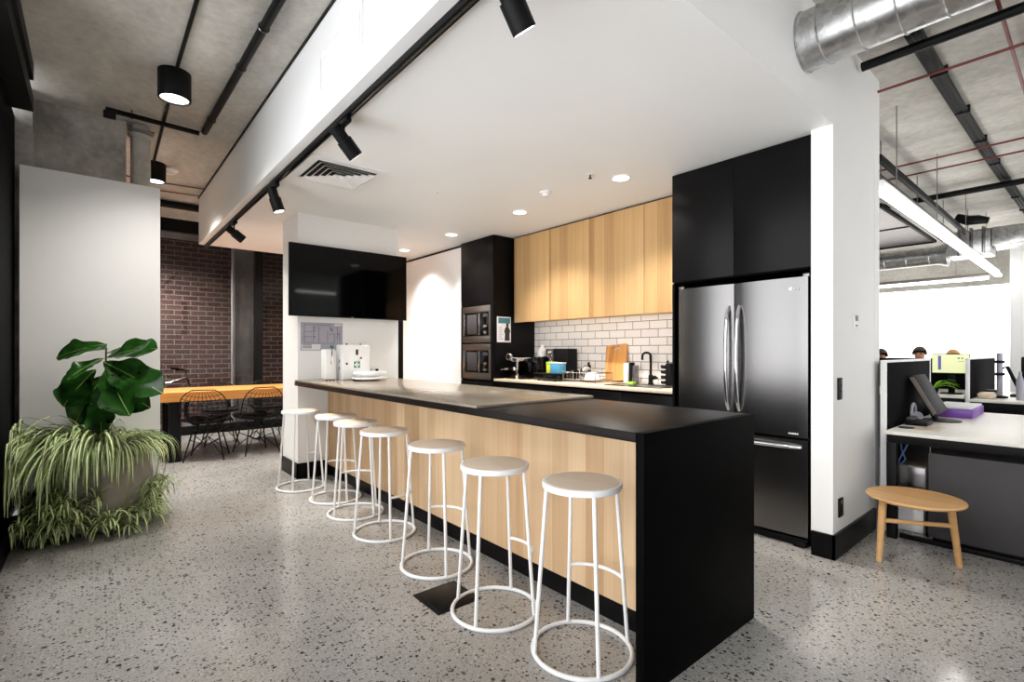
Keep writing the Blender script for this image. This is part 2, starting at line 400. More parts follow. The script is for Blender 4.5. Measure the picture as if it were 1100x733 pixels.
# ================================================================== ISLAND
IX0, IX1, IY0, IZ = 1.503, 2.375, 1.055, .957
isl = thing('kitchen_island', 'long kitchen island with black waterfall end and oak front', 'kitchen island', (1.95, 3.0, 0))
obj('waterfall_end', B().rbox(IX0, IY0, 0, IX1, IY0 + .036, IZ, .002), 'black', isl)
obj('worktop', B().rbox(IX0, IY0 + .036, .92, IX1, 5.085, IZ, .002), 'black_top', isl)
o = obj('front_panel', B().box(1.83, IY0 + .036, .105, 1.85, 5.085, .92), 'oak', isl); plabel(o, 'pale oak front panel of the island')
obj('carcass', B().box(1.85, IY0 + .036, .105, 2.345, 5.085, .92), 'black', isl)
obj('back_panel', B().box(2.345, IY0 + .036, .105, 2.36, 5.085, .92), 'black_cab', isl)
obj('kick_board', B().box(1.845, IY0 + .036, 0, 2.30, 5.08, .105), 'black_cab', isl)
top = obj('stone_benchtop', B().rbox(IX0 + .004, 2.075, IZ, IX1 + .045, 5.085, IZ + .016, .004), 'stone')
tag(top, 'pale stone benchtop laid over the far part of the island', 'benchtop')
ZB = IZ + .016

# ================================================================== BAR STOOLS
st = thing('bar_stool', 'bar stool', 'stool', (0, 0, 0), 'white bar stools along the island')
SH = .71
obj('seat', B().lathe([(.0, SH - .022), (.150, SH - .022), (.154, SH - .018), (.154, SH - .001), (.152, SH + .001), (0, SH + .001)], n=48, capb=False, capt=False), 'ash', st)
b = B().lathe([(.1545, SH - .026), (.163, SH - .026), (.166, SH - .022), (.166, SH - .003), (.163, SH), (.1545, SH), (.1545, SH - .026)], n=48, capb=False, capt=False)
obj('seat_rim', b, 'trim_white', st)
for k in range(4):
    a = math.radians(45 + 90 * k); c, s = math.cos(a), math.sin(a)
    obj('leg', B().tube([(.152 * c, .152 * s, SH - .024), (.203 * c, .203 * s, .012)], .0085, 10), 'trim_white', st)
obj('base_ring', B().ring((0, 0, .0095), .205, .0095, 56, 10), 'trim_white', st)
fz = .285; fr_ = .152 + (.203 - .152) * (SH - fz) / SH
obj('footrest', B().ring((0, 0, fz), fr_, .008, 20, 10, a0=math.radians(-45), a1=math.radians(45)), 'trim_white', st)
stools = [(1.565, 1.405, 15, 'white bar stool beside the black waterfall end of the island'),
          (1.49, 1.90, -18, 'white bar stool standing just past the floor box, second from the waterfall end'),
          (1.545, 2.52, 28, 'white bar stool third from the waterfall end, behind the floor box'),
          (1.545, 3.205, -60, 'white bar stool in the middle of the row, fourth from the waterfall end'),
          (1.56, 3.735, 62, 'white bar stool fifth from the waterfall end, third from the nib wall'),
          (1.585, 4.22, 50, 'white bar stool second from the nib wall under the television'),
          (1.47, 4.775, 8, 'white bar stool against the white nib wall under the television')]
for i, (x, y, a, lb) in enumerate(stools):
    if i == 0: first = st; st.location = (x, y, 0); st.rotation_euler = (0, 0, math.radians(a)); st['label'] = lb
    else: dup(st, (x, y, 0), math.radians(a), lb)
# floor box
fb = thing('floor_box', 'black square floor box lid set in the concrete by the stools', 'floor box', (1.375, 2.15, 0))
obj('frame', B().rbox(1.25, 2.025, 0, 1.50, 2.275, .006, .002), 'black_matte', fb)
obj('lid', B().rbox(1.268, 2.043, .006, 1.482, 2.257, .009, .002), 'black_cab', fb)

# ================================================================== KITCHEN RUN
# fridge surround cabinet
oc = thing('overhead_cabinet', 'tall black cabinet with two doors above the steel fridge', 'cabinet', (3.84, 1.66, 0))
obj('carcass', B().box(3.462, 1.167, 1.775, 4.235, 2.155, ZS - .004), 'black', oc)
obj('side_panel', B().box(3.445, 2.14, 0, 4.235, 2.157, 1.775), 'black_cab', oc)
obj('side_panel', B().box(3.455, 1.167, 0, 4.235, 1.18, 1.775), 'black_cab', oc)
for y0, y1 in ((1.169, 1.67), (1.673, 2.157)): obj('door', B().rbox(3.443, y0, 1.785, 3.462, y1, ZS - .006, .001), 'black_cab', oc)
# fridge
fg = thing('refrigerator', 'stainless steel french door fridge beside the white wall end', 'fridge', (3.8, 1.66, 0))
obj('body', B().rbox(3.50, 1.20, .05, 4.20, 2.11, 1.735, .006), 'black_cab', fg)
def door_bm(y0, y1, z0, z1):
    bb = B(); n = 14; cols = []
    for i in range(n + 1):                      # gently bowed stainless skin
        t = i / n; y = y0 + (y1 - y0) * t; x = 3.452 - .012 * math.sin(PI * t) ** .6
        cols.append((x, y))
    for (xa, ya), (xb, yb) in zip(cols, cols[1:]):
        bb.quad((xa, ya, z0), (xb, yb, z0), (xb, yb, z1), (xa, ya, z1))
        bb.quad((3.498, ya, z0), (3.498, yb, z0), (xb, yb, z0), (xa, ya, z0))
        bb.quad((xa, ya, z1), (xb, yb, z1), (3.498, yb, z1), (3.498, ya, z1))
    bb.quad((3.498, y0, z0), (cols[0][0], y0, z0), (cols[0][0], y0, z1), (3.498, y0, z1))
    bb.quad((3.498, y1, z0), (cols[-1][0], y1, z0), (cols[-1][0], y1, z1), (3.498, y1, z1))
    bmesh.ops.remove_doubles(bb.bm, verts=list(bb.bm.verts), dist=1e-5)
    return bb
for y0, y1, hy in ((1.20, 1.668, 1.632), (1.674, 2.105, 1.708)):
    d = obj('door', door_bm(y0, y1, .70, 1.728), 'steel', fg)
    pts = []
    for i in range(17):
        t = i / 16; z = .84 + .73 * t; bow = math.sin(PI * t) ** .45
        pts.append((3.445 - .052 * bow, hy, z))
    obj('handle', B().tube(pts, .0125, 12), 'chrome', d)
d = obj('freezer_drawer', door_bm(1.20, 2.105, .07, .685), 'steel', fg)
obj('handle', B().tube([(3.445 - .05 * math.sin(PI * i / 16) ** .4, 1.24 + .82 * i / 16, .64) for i in range(17)], .013, 12), 'chrome', d)
obj('base_grille', B().rbox(3.47, 1.21, .004, 3.6, 2.10, .05, .004), 'black_matte', fg)
for y in (1.25, 2.06): obj('foot', B().rbox(3.44, y - .04, 0, 3.50, y + .04, .04, .012), 'black_matte', fg)
for y in (1.215, 2.09): obj('hinge_cap', B().rbox(3.46, y - .02, 1.728, 3.56, y + .02, 1.75, .004), 'dark_steel', fg)
bdg = B().cone((3.4435, 1.30, 1.655), (3.4415, 1.30, 1.655), .011, n=16)
for i, wd in enumerate((.012, .012)): bdg.box(3.4405, 1.266 - i * .018, 1.647, 3.443, 1.266 - i * .018 + wd * .35, 1.663).box(3.4405, 1.266 - i * .018, 1.647, 3.443, 1.266 - i * .018 + wd, 1.651)
plabel(obj('badge', bdg, 'white_semi', fg), 'small pale round badge on the fridge door')
bb = B()
for i in range(8): bb.box(3.4425, 1.345 - i * .013, .718, 3.446, 1.345 - i * .013 + .009, .728)
plabel(obj('badge', bb, 'white_semi', fg), 'small pale lettering low on the fridge door')
# upper cabinets
edges = [4.535, 3.94, 3.36, 2.705, 2.16]
ul = ['golden oak upper cabinet beside the black oven tower', 'golden oak upper cabinet second from the oven tower', 'golden oak upper cabinet second from the fridge, above the sponge and chopping board', 'golden oak upper cabinet beside the fridge surround, above the black tap']
for i in range(4):
    y1, y0 = edges[i], edges[i + 1]
    t = thing('upper_cabinet', ul[i], 'cabinet', (4.04, (y0 + y1) / 2, 1.6), 'oak upper cabinets')
    obj('carcass', B().box(3.871, y0 + .001, 1.616, 4.224, y1 - .001, 2.598), 'oak_up', t)
    obj('added_light_strip', B().box(3.875, y0 + .03, 1.609, 3.893, y1 - .03, 1.616), 'strip', t)  # unseen glowing strip added behind the door lip to brighten the tiles
    obj('door', B().rbox(3.85, y0 + .0015, 1.598, 3.870, y1 - .0015, 2.60, .001), 'oak_up', t)
struct('trim_5', B().box(3.88, 2.16, 2.601, 4.235, 4.575, ZS), 'black_matte')
# oven tower
tw = thing('oven_tower', 'tall black cabinet tower housing two steel ovens', 'cabinet', (3.9, 4.91, 0))
bb = B().box(3.59, 4.58, 0, 4.235, 4.60, ZS - .003).box(3.59, 5.225, 0, 4.235, 5.245, ZS - .003).box(4.2, 4.60, 0, 4.235, 5.225, ZS - .003)
for z in (.0, .90, 1.345, 1.805): bb.box(3.60, 4.60, z, 4.2, 5.225, z + .012)
obj('carcass', bb, 'black_cab', tw)
obj('door', B().rbox(3.568, 4.582, 1.82, 3.588, 5.243, ZS - .005, .001), 'black_cab', tw)
obj('drawer', B().rbox(3.568, 4.582, .1, 3.588, 5.243, .895, .001), 'black_cab', tw)
obj('filler', B().box(3.568, 4.582, .9, 3.588, 4.625, 1.815).box(3.568, 5.2, .9, 3.588, 5.243, 1.815), 'black_cab', tw)
for (z0, z1, lb) in ((1.362, 1.803, 'upper built-in steel microwave oven with dark window'), (.918, 1.343, 'lower built-in steel oven with dark window below the microwave')):
    ov = thing('oven', lb, 'oven', (3.8, 4.91, z0), 'built-in ovens')
    obj('body', B().box(3.60, 4.645, z0, 4.05, 5.185, z1 - .004), 'black_matte', ov)
    y0, y1 = 4.628, 5.197
    bb = B().rbox(3.56, y0, z0, 3.595, y1, z0 + .075, .003).rbox(3.56, y0, z1 - .075, 3.595, y1, z1, .003).rbox(3.56, y0, z0 + .075, 3.595, y0 + .03, z1 - .075, .003).rbox(3.56, y1 - .03, z0 + .075, 3.595, y1, z1 - .075, .003)
    obj('frame', bb, 'dark_steel', ov)
    dr = obj('door', B().rbox(3.562, 4.80, z0 + .078, 3.595, y1 - .032, z1 - .078, .003), 'black_gloss', ov)
    for y in (4.835, 5.145): obj('handle', B().rbox(3.545, y - .012, z0 + .09, 3.562, y + .012, z1 - .09, .004), 'chrome', dr)
    obj('window', B().rbox(3.558, 4.89, z0 + .1, 3.562, 5.09, z1 - .1, .002), 'charcoal', dr)
    cp = obj('control_panel', B().rbox(3.564, y0 + .032, z0 + .078, 3.595, 4.796, z1 - .078, .003), 'black_gloss', ov)
    obj('display', B().rbox(3.561, 4.68, z1 - .14, 3.564, 4.77, z1 - .1, .001), 'charcoal', cp)
    for z in (z0 + .12, z0 + .19):
        obj('knob', B().cone((3.564, 4.725, z), (3.548, 4.725, z), .022, .019, 20), 'chrome', cp)
# poster on the tower side
ps = thing('poster', 'small printed poster with teal heading taped to the black tower side', 'poster', (3.73, 4.58, 1.36))
obj('sheet', B().rbox(3.622, 4.574, 1.362, 3.832, 4.579, 1.664, .002), 'paper', ps)
obj('heading', B().box(3.640, 4.5725, 1.585, 3.82, 4.574, 1.65), 'teal', ps)
bb = B()
for i in range(9): bb.box(3.645, 4.5725, 1.395 + i * .018, 3.715 - .012 * (i % 3), 4.574, 1.402 + i * .018)
obj('text_lines', bb, 'ink_light', ps)
fig = [(3.735, 1.38), (3.815, 1.38), (3.81, 1.45), (3.822, 1.50), (3.80, 1.535), (3.79, 1.545), (3.797, 1.57), (3.785, 1.59), (3.768, 1.59), (3.758, 1.57), (3.764, 1.545), (3.745, 1.535), (3.728, 1.49), (3.742, 1.46)]
obj('printed_figure', B().prism([(x, 4.574, z) for x, z in fig], (0, -.002, 0)), 'hair', ps)
# base cabinets, worktop
bl = ['black base cabinet beside the oven tower, under the coffee machine', 'black base cabinet second from the oven tower, under the drying tray', 'black base cabinet under the chopping board', 'black base cabinet under the black tap, beside the fridge']
ed = [4.578, 3.97, 3.36, 2.76, 2.16]
for i in range(4):
    t = thing('base_cabinet', bl[i], 'cabinet', (3.9, (ed[i] + ed[i + 1]) / 2, 0), 'black base cabinets')
    obj('carcass', B().box(3.61, ed[i + 1] + .001, .1, 4.22, ed[i] - .001, .90), 'black', t)
    obj('door', B().rbox(3.59, ed[i + 1] + .002, .105, 3.608, ed[i] - .002, .885, .001), 'black_cab', t)
    obj('kick_board', B().box(3.65, ed[i + 1] + .001, 0, 3.67, ed[i] - .001, .1), 'black_cab', t)
wt = obj('kitchen_worktop', B().rbox(3.572, 2.16, .907, 4.224, 4.577, .935, .003), 'bench_stone'); tag(wt, 'pale stone worktop running from the oven tower to the fridge', 'worktop')
ZW = .935
# sink
sk = thing('sink', 'stainless steel sink rim let into the pale worktop below the tap', 'sink', (3.84, 2.72, ZW))
bb = B().rbox(3.68, 2.42, ZW, 3.72, 3.03, ZW + .008, .003).rbox(3.98, 2.42, ZW, 4.02, 3.03, ZW + .008, .003).rbox(3.72, 2.42, ZW, 3.98, 2.45, ZW + .008, .003).rbox(3.72, 3.0, ZW, 3.98, 3.03, ZW + .008, .003)
obj('rim', bb, 'steel', sk)
obj('bowl', B().box(3.72, 2.45, ZW + .0005, 3.98, 3.0, ZW + .002), 'dark_steel', sk)
# tap
tp = thing('tap', 'matte black gooseneck tap behind the sink', 'tap', (4.1, 2.80, ZW))
obj('base', B().lathe([(.028, 0), (.028, .012), (.022, .016), (.022, .085), (.018, .09), (.013, .095)], (4.1, 2.80, ZW), 24), 'black_matte', tp)
pts = [(4.1, 2.80, ZW + .09), (4.1, 2.80, ZW + .2)] + [(4.1 - .02 * (1 - math.cos(a)), 2.80 + .034 * (1 - math.cos(a)), ZW + .272 + .034 * math.sin(a)) for a in [PI * i / 12 for i in range(13)]] + [(4.06, 2.868, ZW + .235)]
obj('spout', B().tube(pts, .0115, 12), 'black_matte', tp)
obj('lever', B().cone((4.1, 2.79, ZW + .065), (4.09, 2.74, ZW + .068), .02, .018, 16).tube([(4.09, 2.742, ZW + .068), (4.075, 2.715, ZW + .066)], .012, 8), 'black_matte', tp)
# chopping board leaning on the tiles
cb = thing('chopping_board', 'bamboo chopping board leaning against the white tiles', 'chopping board', (4.16, 3.25, ZW))
poly = []
def rr(y0, y1, z0, z1, r, k=5):
    out = []
    for cy, cz, a0 in ((y1 - r, z1 - r, 0), (y0 + r, z1 - r, 90), (y0 + r, z0 + r, 180), (y1 - r, z0 + r, 270)):
        for i in range(k + 1):
            a = math.radians(a0 + 90 * i / k); out.append((cy + r * math.cos(a), cz + r * math.sin(a)))
    return out
L = rr(-.135, .135, 0, .385, .025); hole = rr(-.045, .045, .335, .36, .012)
bb = B(); bm = bb.bm
def skin(xx):
    a = [bm.verts.new((xx, y, z)) for y, z in L]; h = [bm.verts.new((xx, y, z)) for y, z in hole]
    ea = [bm.edges.new((a[i], a[(i + 1) % len(a)])) for i in range(len(a))]; eh = [bm.edges.new((h[i], h[(i + 1) % len(h)])) for i in range(len(h))]
    bmesh.ops.triangle_fill(bm, edges=ea + eh, use_beauty=True); return a, h
a0, h0 = skin(0); a1, h1 = skin(.018)
for P, Q in ((a0, a1), (h0, h1)):
    for i in range(len(P)): bm.faces.new((P[i], P[(i + 1) % len(P)], Q[(i + 1) % len(P)], Q[i]))
tm = Matrix.Translation((4.125, 3.25, ZW + .001)) @ Matrix.Rotation(math.radians(12), 4, 'Y') @ Matrix.Rotation(math.radians(-6), 4, 'X')
bmesh.ops.transform(bm, matrix=tm, verts=list(bm.verts))
zmin = min(v.co.z for v in bm.verts); bmesh.ops.translate(bm, verts=list(bm.verts), vec=(0, 0, ZW + .0005 - zmin))
obj('board', bb, 'bamboo', cb)
# knife block style holder
kb = thing('utensil_holder', 'white canister with a black handle beside the chopping board', 'canister', (4.1, 3.03, ZW))
obj('holder', B().rbox(4.05, 3.035, ZW, 4.14, 3.085, ZW + .2, .006), 'white_semi', kb)
obj('handle', B().rbox(4.06, 2.995, ZW, 4.12, 3.03, ZW + .21, .008), 'black_matte', kb)
obj('back_plate', B().rbox(4.06, 2.965, ZW, 4.14, 2.99, ZW + .18, .005), 'steel', kb)
sp = obj('sponge', B().rbox(3.795, 3.045 - .26, ZW + .0085, 3.85, 2.86, ZW + .036, .008), 'lime'); tag(sp, 'lime green sponge on the sink edge below the black tap', 'sponge')
# black bottle rack
br = thing('pod_rack', 'black metal rack with rounded tiers in the worktop corner by the fridge', 'rack', (4.05, 2.6, ZW))
bb = B().rbox(4.03, 2.545, ZW, 4.11, 2.60, ZW + .21, .012)
obj('back', bb, 'black_matte', br)
for i in range(4): obj('tier', B().lathe([(.012, 0), (.03, .006), (.034, .022), (.03, .034)], (4.055, 2.622, ZW + .012 + i * .048), 18), 'black_gloss', br)
obj('finial', B().lathe([(.006, 0), (.014, .012), (.004, .026)], (4.06, 2.59, ZW + .209), 14), 'black_matte', br)
# drying rack with bowls
dk = thing('dish_rack', 'white wire dish rack next to the leaning chopping board', 'dish rack', (3.9, 3.42, ZW))
bb = B()
for z in (.03, .10): bb.tube([(3.78, 3.22, ZW + z), (3.78, 3.66, ZW + z), (4.04, 3.66, ZW + z), (4.04, 3.22, ZW + z)], .004, 6, True)
for i in range(10):
    y = 3.24 + i * .045
    bb.tube([(3.78, y, ZW + .1), (3.78, y, ZW + .012), (4.04, y, ZW + .012), (4.04, y, ZW + .1)], .0028, 6)
for x in (3.78, 4.04):
    for y in (3.22, 3.66): bb.tube([(x, y, ZW), (x, y, ZW + .1)], .005, 6)
obj('basket', bb, 'dark_steel', dk)
def bowl(name, lb, c, R, h, mt, grp, tilt=0, rz=0):
    bb = B().lathe([(R * .45, 0), (R * .8, h * .35), (R, h), (R * .94, h), (R * .74, h * .4), (R * .4, h * .1)], n=28)
    bmesh.ops.transform(bb.bm, matrix=Matrix.Translation(c) @ Matrix.Rotation(rz, 4, 'Z') @ Matrix.Rotation(tilt, 4, 'Y'), verts=list(bb.bm.verts))
    return tag(obj(name, bb, mt), lb, 'bowl', grp)
bowl('bowl', 'white bowl upside down in the dish rack', (3.91, 3.37, ZW + .105), .085, .075, 'white_semi', 'bowls in the rack', PI)
bowl('bowl', 'grey bowl propped on its side in the dish rack', (3.91, 3.50, ZW + .09), .07, .06, 'steel', 'bowls in the rack', PI / 2.3)
for k, (y, z, lb, mt) in enumerate(((3.58, .016, 'dark glass tumbler standing in the dish rack', 'black_gloss'), (3.625, .016, 'steel tumbler standing at the rack end by the black tray', 'steel'))):
    tag(obj('tumbler', B().lathe([(.025, 0), (.03, .1), (.027, .1), (.023, .006)], (3.9, y, ZW + z), 20), mt), lb, 'tumbler', 'tumblers in the rack')
tag(obj('pepper_mill', B().lathe([(.03, 0), (.028, .03), (.018, .09), (.022, .13), (.026, .16), (.012, .18), (.016, .195), (0.001, .205)], (4.12, 3.60, ZW), 20), 'black_matte'), 'black pepper mill behind the dish rack', 'mill')
# black tray with boxes
tr_ = thing('drip_tray', 'low black appliance tray carrying the blue and yellow boxes', 'tray', (3.82, 3.75, ZW))
obj('tray', B().rbox(3.70, 3.70 - .02, ZW + .01, 3.95, 4.02, ZW + .075, .01), 'black_gloss', tr_)
obj('lip', B().rbox(3.69, 3.67, ZW + .075, 3.96, 4.03, ZW + .083, .004), 'black_matte', tr_)
for x in (3.73, 3.92):
    for y in (3.72, 3.98): obj('foot', B().cone((x, y, ZW), (x, y, ZW + .012), .012, n=12), 'rubber', tr_)
bx = thing('tea_box', 'bright blue packet box on the black tray', 'box', (3.8, 3.73, ZW + .083))
obj('carton', B().rbox(3.76, 3.69, ZW + .0835, 3.86, 3.83, ZW + .19, .004), 'blue', bx); obj('lid', B().rbox(3.757, 3.685, ZW + .19, 3.863, 3.835, ZW + .2, .003), 'white_semi', bx)
bx = thing('tea_box', 'lime yellow packet box behind the blue one on the black tray', 'box', (3.82, 3.93, ZW + .083))
obj('carton', B().rbox(3.77, 3.845, ZW + .0835, 3.88, 3.90, ZW + .175, .004), 'yellow', bx); obj('lid', B().rbox(3.768, 3.842, ZW + .175, 3.884, 3.903, ZW + .205, .003), 'lime', bx)
# speckled snack box and black box at the tiles
sb = thing('snack_box', 'black display box with a speckled printed side against the tiles', 'box', (4.12, 4.0, ZW))
obj('carton', B().rbox(4.04, 3.84, ZW, 4.2, 4.06, ZW + .35, .006), 'black_matte', sb)
obj('printed_carton', B().rbox(4.03, 4.062, ZW, 4.2, 4.18, ZW + .348, .006), 'charcoal', sb)
for i in range(48):
    mt = random.choice(['paper', 'oak_up', 'red', 'ink_light', 'charcoal'])
    y, z = 4.07 + random.random() * .09, ZW + .02 + random.random() * .29
    obj('print_mark', B().box(4.0285, y, z, 4.0305, y + .012 + random.random() * .014, z + .012 + random.random() * .018), mt, sb)
tag(obj('white_bottle', B().lathe([(.055, 0), (.06, .02), (.06, .33), (.02, .375), (.016, .4), (0.001, .402)], (4.15, 4.36, ZW), 24), 'white_semi'), 'white bottle with a tapered neck behind the coffee machine', 'bottle')
# kettle like black machine
km = thing('coffee_grinder', 'squat black grinder between coffee machine and speckled box', 'grinder', (4.0, 4.14, ZW))
obj('body', B().rbox(3.84, 4.075, ZW, 3.995, 4.215, ZW + .25, .02), 'black_gloss', km)
obj('lid', B().rbox(3.85, 4.085, ZW + .25, 3.985, 4.205, ZW + .265, .006), 'chrome', km)
# espresso machine
em = thing('coffee_machine', 'chrome and black coffee machine beside the oven tower', 'coffee machine', (3.85, 4.35, ZW))
obj('base', B().rbox(3.70, 4.235, ZW, 4.06, 4.50, ZW + .045, .008), 'black_gloss', em)
obj('body', B().rbox(3.86, 4.235, ZW + .045, 4.06, 4.50, ZW + .25, .012), 'black_gloss', em)
obj('head', B().rbox(3.69, 4.24, ZW + .2, 3.86, 4.495, ZW + .25, .01), 'chrome', em)
obj('column', B().rbox(3.68, 4.275, ZW + .0, 3.70, 4.31, ZW + .235, .004), 'chrome', em)
g = obj('gauge', B().cone((3.69, 4.42, ZW + .255), (3.665, 4.42, ZW + .255), .045, .042, 28), 'chrome', em)
obj('dial', B().cone((3.665, 4.42, ZW + .255), (3.662, 4.42, ZW + .255), .025, n=24), 'black_matte', g)
obj('steam_wand', B().tube([(3.70, 4.44, ZW + .12), (3.64, 4.46, ZW + .115), (3.62, 4.5, ZW + .11)], .009, 8), 'chrome', em)
obj('portafilter', B().cone((3.74, 4.39, ZW + .10), (3.74, 4.39, ZW + .135), .032, n=20).tube([(3.72, 4.39, ZW + .12), (3.6, 4.40, ZW + .11)], .01, 8), 'chrome', em)

# ================================================================== THINGS ON THE ISLAND END
fa = thing('first_aid_box', 'white first aid box with a green cross on the island end', 'first aid box', (2.0, 4.83, ZB))
obj('case', B().rbox(1.845, 4.745, ZB, 2.13, 4.90, ZB + .345, .006), 'white_semi', fa)
obj('door', B().rbox(1.850, 4.735, ZB + .006, 2.125, 4.7455, ZB + .339, .004), 'white_semi', fa)
fy = 4.7345
bb = B().box(1.958, fy - .001, ZB + .118, 2.020, fy + .001, ZB + .180)
obj('green_square', bb, 'green', fa)
obj('white_cross', B().box(1.980, fy - .002, ZB + .124, 1.998, fy, ZB + .174).box(1.964, fy - .002, ZB + .14, 2.014, fy, ZB + .158), 'white_semi', fa)
obj('lock', B().rbox(1.975, fy - .008, ZB + .245, 2.0, fy + .001, ZB + .30, .004), 'charcoal', fa)
obj('red_tag', B().cone((2.03, fy + .001, ZB + .215), (2.03, fy - .003, ZB + .215), .011, n=14), 'red', fa)
obj('latch', B().cone((1.885, fy + .001, ZB + .16), (1.885, fy - .006, ZB + .16), .01, n=14), 'black_matte', fa)
bb = B()
for i in range(6): bb.box(1.94 + i * .017, fy - .001, ZB + .075, 1.952 + i * .017, fy + .001, ZB + .084)
obj('lettering', bb, 'ink', fa)
for x in (1.92, 2.06): obj('top_knob', B().lathe([(.008, 0), (.01, .008), (.006, .014)], (x, 4.82, ZB + .345), 12), 'black_matte', fa)
obj('side_vents', B().box(1.8435, 4.80, ZB + .1, 1.8455, 4.83, ZB + .13).box(1.8435, 4.80, ZB + .17, 1.8455, 4.83, ZB + .2), 'ink_light', fa)
wd = thing('water_tap_unit', 'slim white filtered water unit with a small tap beside the first aid box', 'water unit', (1.74, 4.86, ZB))
obj('body', B().rbox(1.70, 4.78, ZB + .008, 1.795, 4.92, ZB + .30, .01), 'white_semi', wd)
obj('spout', B().tube([(1.748, 4.775, ZB + .16), (1.748, 4.755, ZB + .2), (1.748, 4.755, ZB + .31)], .007, 10), 'chrome', wd)
obj('knob', B().lathe([(.016, 0), (.018, .016), (.01, .028)], (1.748, 4.755, ZB + .31), 16), 'green', wd)
for x in (1.715, 1.748, 1.78): obj('foot', B().cone((x, 4.80, ZB), (x, 4.80, ZB + .009), .011, n=12), 'black_matte', wd)
def plate(lb, c, R, h):
    t = B().lathe([(R * .5, 0), (R * .92, h * .4), (R, h * .6), (R, h), (R * .97, h), (R * .9, h * .62), (R * .5, h * .45)], c, 40)
    return tag(obj('platter', t, 'white_semi'), lb, 'platter', 'platters stacked on the island end')
plate('lower of the two white platters stacked before the first aid box', (2.04, 4.555, ZB), .165, .035)
plate('upper, deeper white platter on top of the stacked pair', (2.04, 4.555, ZB + .0355), .158, .05)
mg = thing('mug', 'white mug with a black mark behind the stacked platters', 'mug', (2.24, 4.88, ZB))
obj('body', B().lathe([(.034, 0), (.04, .01), (.042, .12), (.038, .12), (.034, .012)], (2.24, 4.88, ZB), 26), 'white_semi', mg)
obj('handle', B().tube([(2.20, 4.88, ZB + .1), (2.165, 4.88, ZB + .09), (2.165, 4.88, ZB + .05), (2.202, 4.88, ZB + .035)], .006, 8), 'white_semi', mg)
obj('printed_mark', B().box(2.23, 4.8355, ZB + .06, 2.262, 4.8385, ZB + .10), 'black_matte', mg)
sc_ = thing('scissors', 'small black scissors lying beside the stacked platters', 'scissors', (1.95, 4.62, ZB))
obj('blades', B().rbox(1.95, 4.625, ZB, 2.0, 4.637, ZB + .006, .002), 'steel', sc_)
obj('grips', B().ring((1.93, 4.645, ZB + .006), .016, .005, 18, 8).ring((1.925, 4.61, ZB + .006), .016, .005, 18, 8), 'black_matte', sc_)
# floor plan on the nib wall
mp_ = thing('floor_plan', 'printed grey floor plan sheet pinned to the white nib wall', 'plan', (1.78, 5.1, 1.26))
FY = 5.099
obj('sheet', B().box(1.565, FY - .003, 1.262, 1.985, FY, 1.543), 'ink_light', mp_)
bb = B()
def line(x0, z0, x1, z1, w=.004):
    if abs(x1 - x0) > abs(z1 - z0): bb.box(x0, FY - .0045, z0 - w / 2, x1, FY - .003, z0 + w / 2)
    else: bb.box(x0 - w / 2, FY - .0045, min(z0, z1), x0 + w / 2, FY - .003, max(z0, z1))
for q in ((1.6, 1.33, 1.6, 1.52), (1.6, 1.52, 1.86, 1.525), (1.6, 1.335, 1.74, 1.335), (1.74, 1.335, 1.74, 1.5), (1.6, 1.45, 1.68, 1.45), (1.6, 1.40, 1.68, 1.40), (1.69, 1.35, 1.69, 1.51), (1.83, 1.35, 1.83, 1.46), (1.74, 1.335, 1.9, 1.335), (1.9, 1.335, 1.9, 1.43), (1.84, 1.43, 1.91, 1.43), (1.86, 1.46, 1.86, 1.51), (1.88, 1.44, 1.88, 1.5), (1.93, 1.38, 1.93, 1.5), (1.955, 1.36, 1.955, 1.46)): line(*q)
for i in range(5):
    for k in range(3): bb.box(1.585 + i * .018, FY - .0045, 1.285 + k * .014, 1.598 + i * .018, FY - .003, 1.294 + k * .014)
for x, z in ((1.70, 1.49), (1.70, 1.46), (1.70, 1.40), (1.94, 1.43), (1.86, 1.48), (1.875, 1.47)): bb.box(x - .006, FY - .0045, z - .006, x + .006, FY - .003, z + .006)
obj('plan_lines', bb, 'ink', mp_)
obj('title_block', B().box(1.575, FY - .0036, 1.27, 1.76, FY - .003, 1.325), 'paper', mp_)
obj('heading', B().box(1.9, FY - .0036, 1.515, 1.975, FY - .003, 1.535), 'paper', mp_)
# television
tv = thing('television', 'large black wall television mounted over the island end', 'tv', (2.07, 5.05, 1.6))
obj('housing', B().rbox(1.442, 5.045, 1.600, 2.698, 5.072, 2.312, .004), 'black_matte', tv)
obj('screen', B().box(1.450, 5.0435, 1.612, 2.690, 5.046, 2.304), 'tv', tv)
obj('bracket', B().box(1.8, 5.072, 1.75, 2.35, 5.0995, 2.15), 'black_matte', tv)
obj('badge', B().box(2.055, 5.0425, 1.603, 2.085, 5.045, 1.610), 'ink_light', tv)

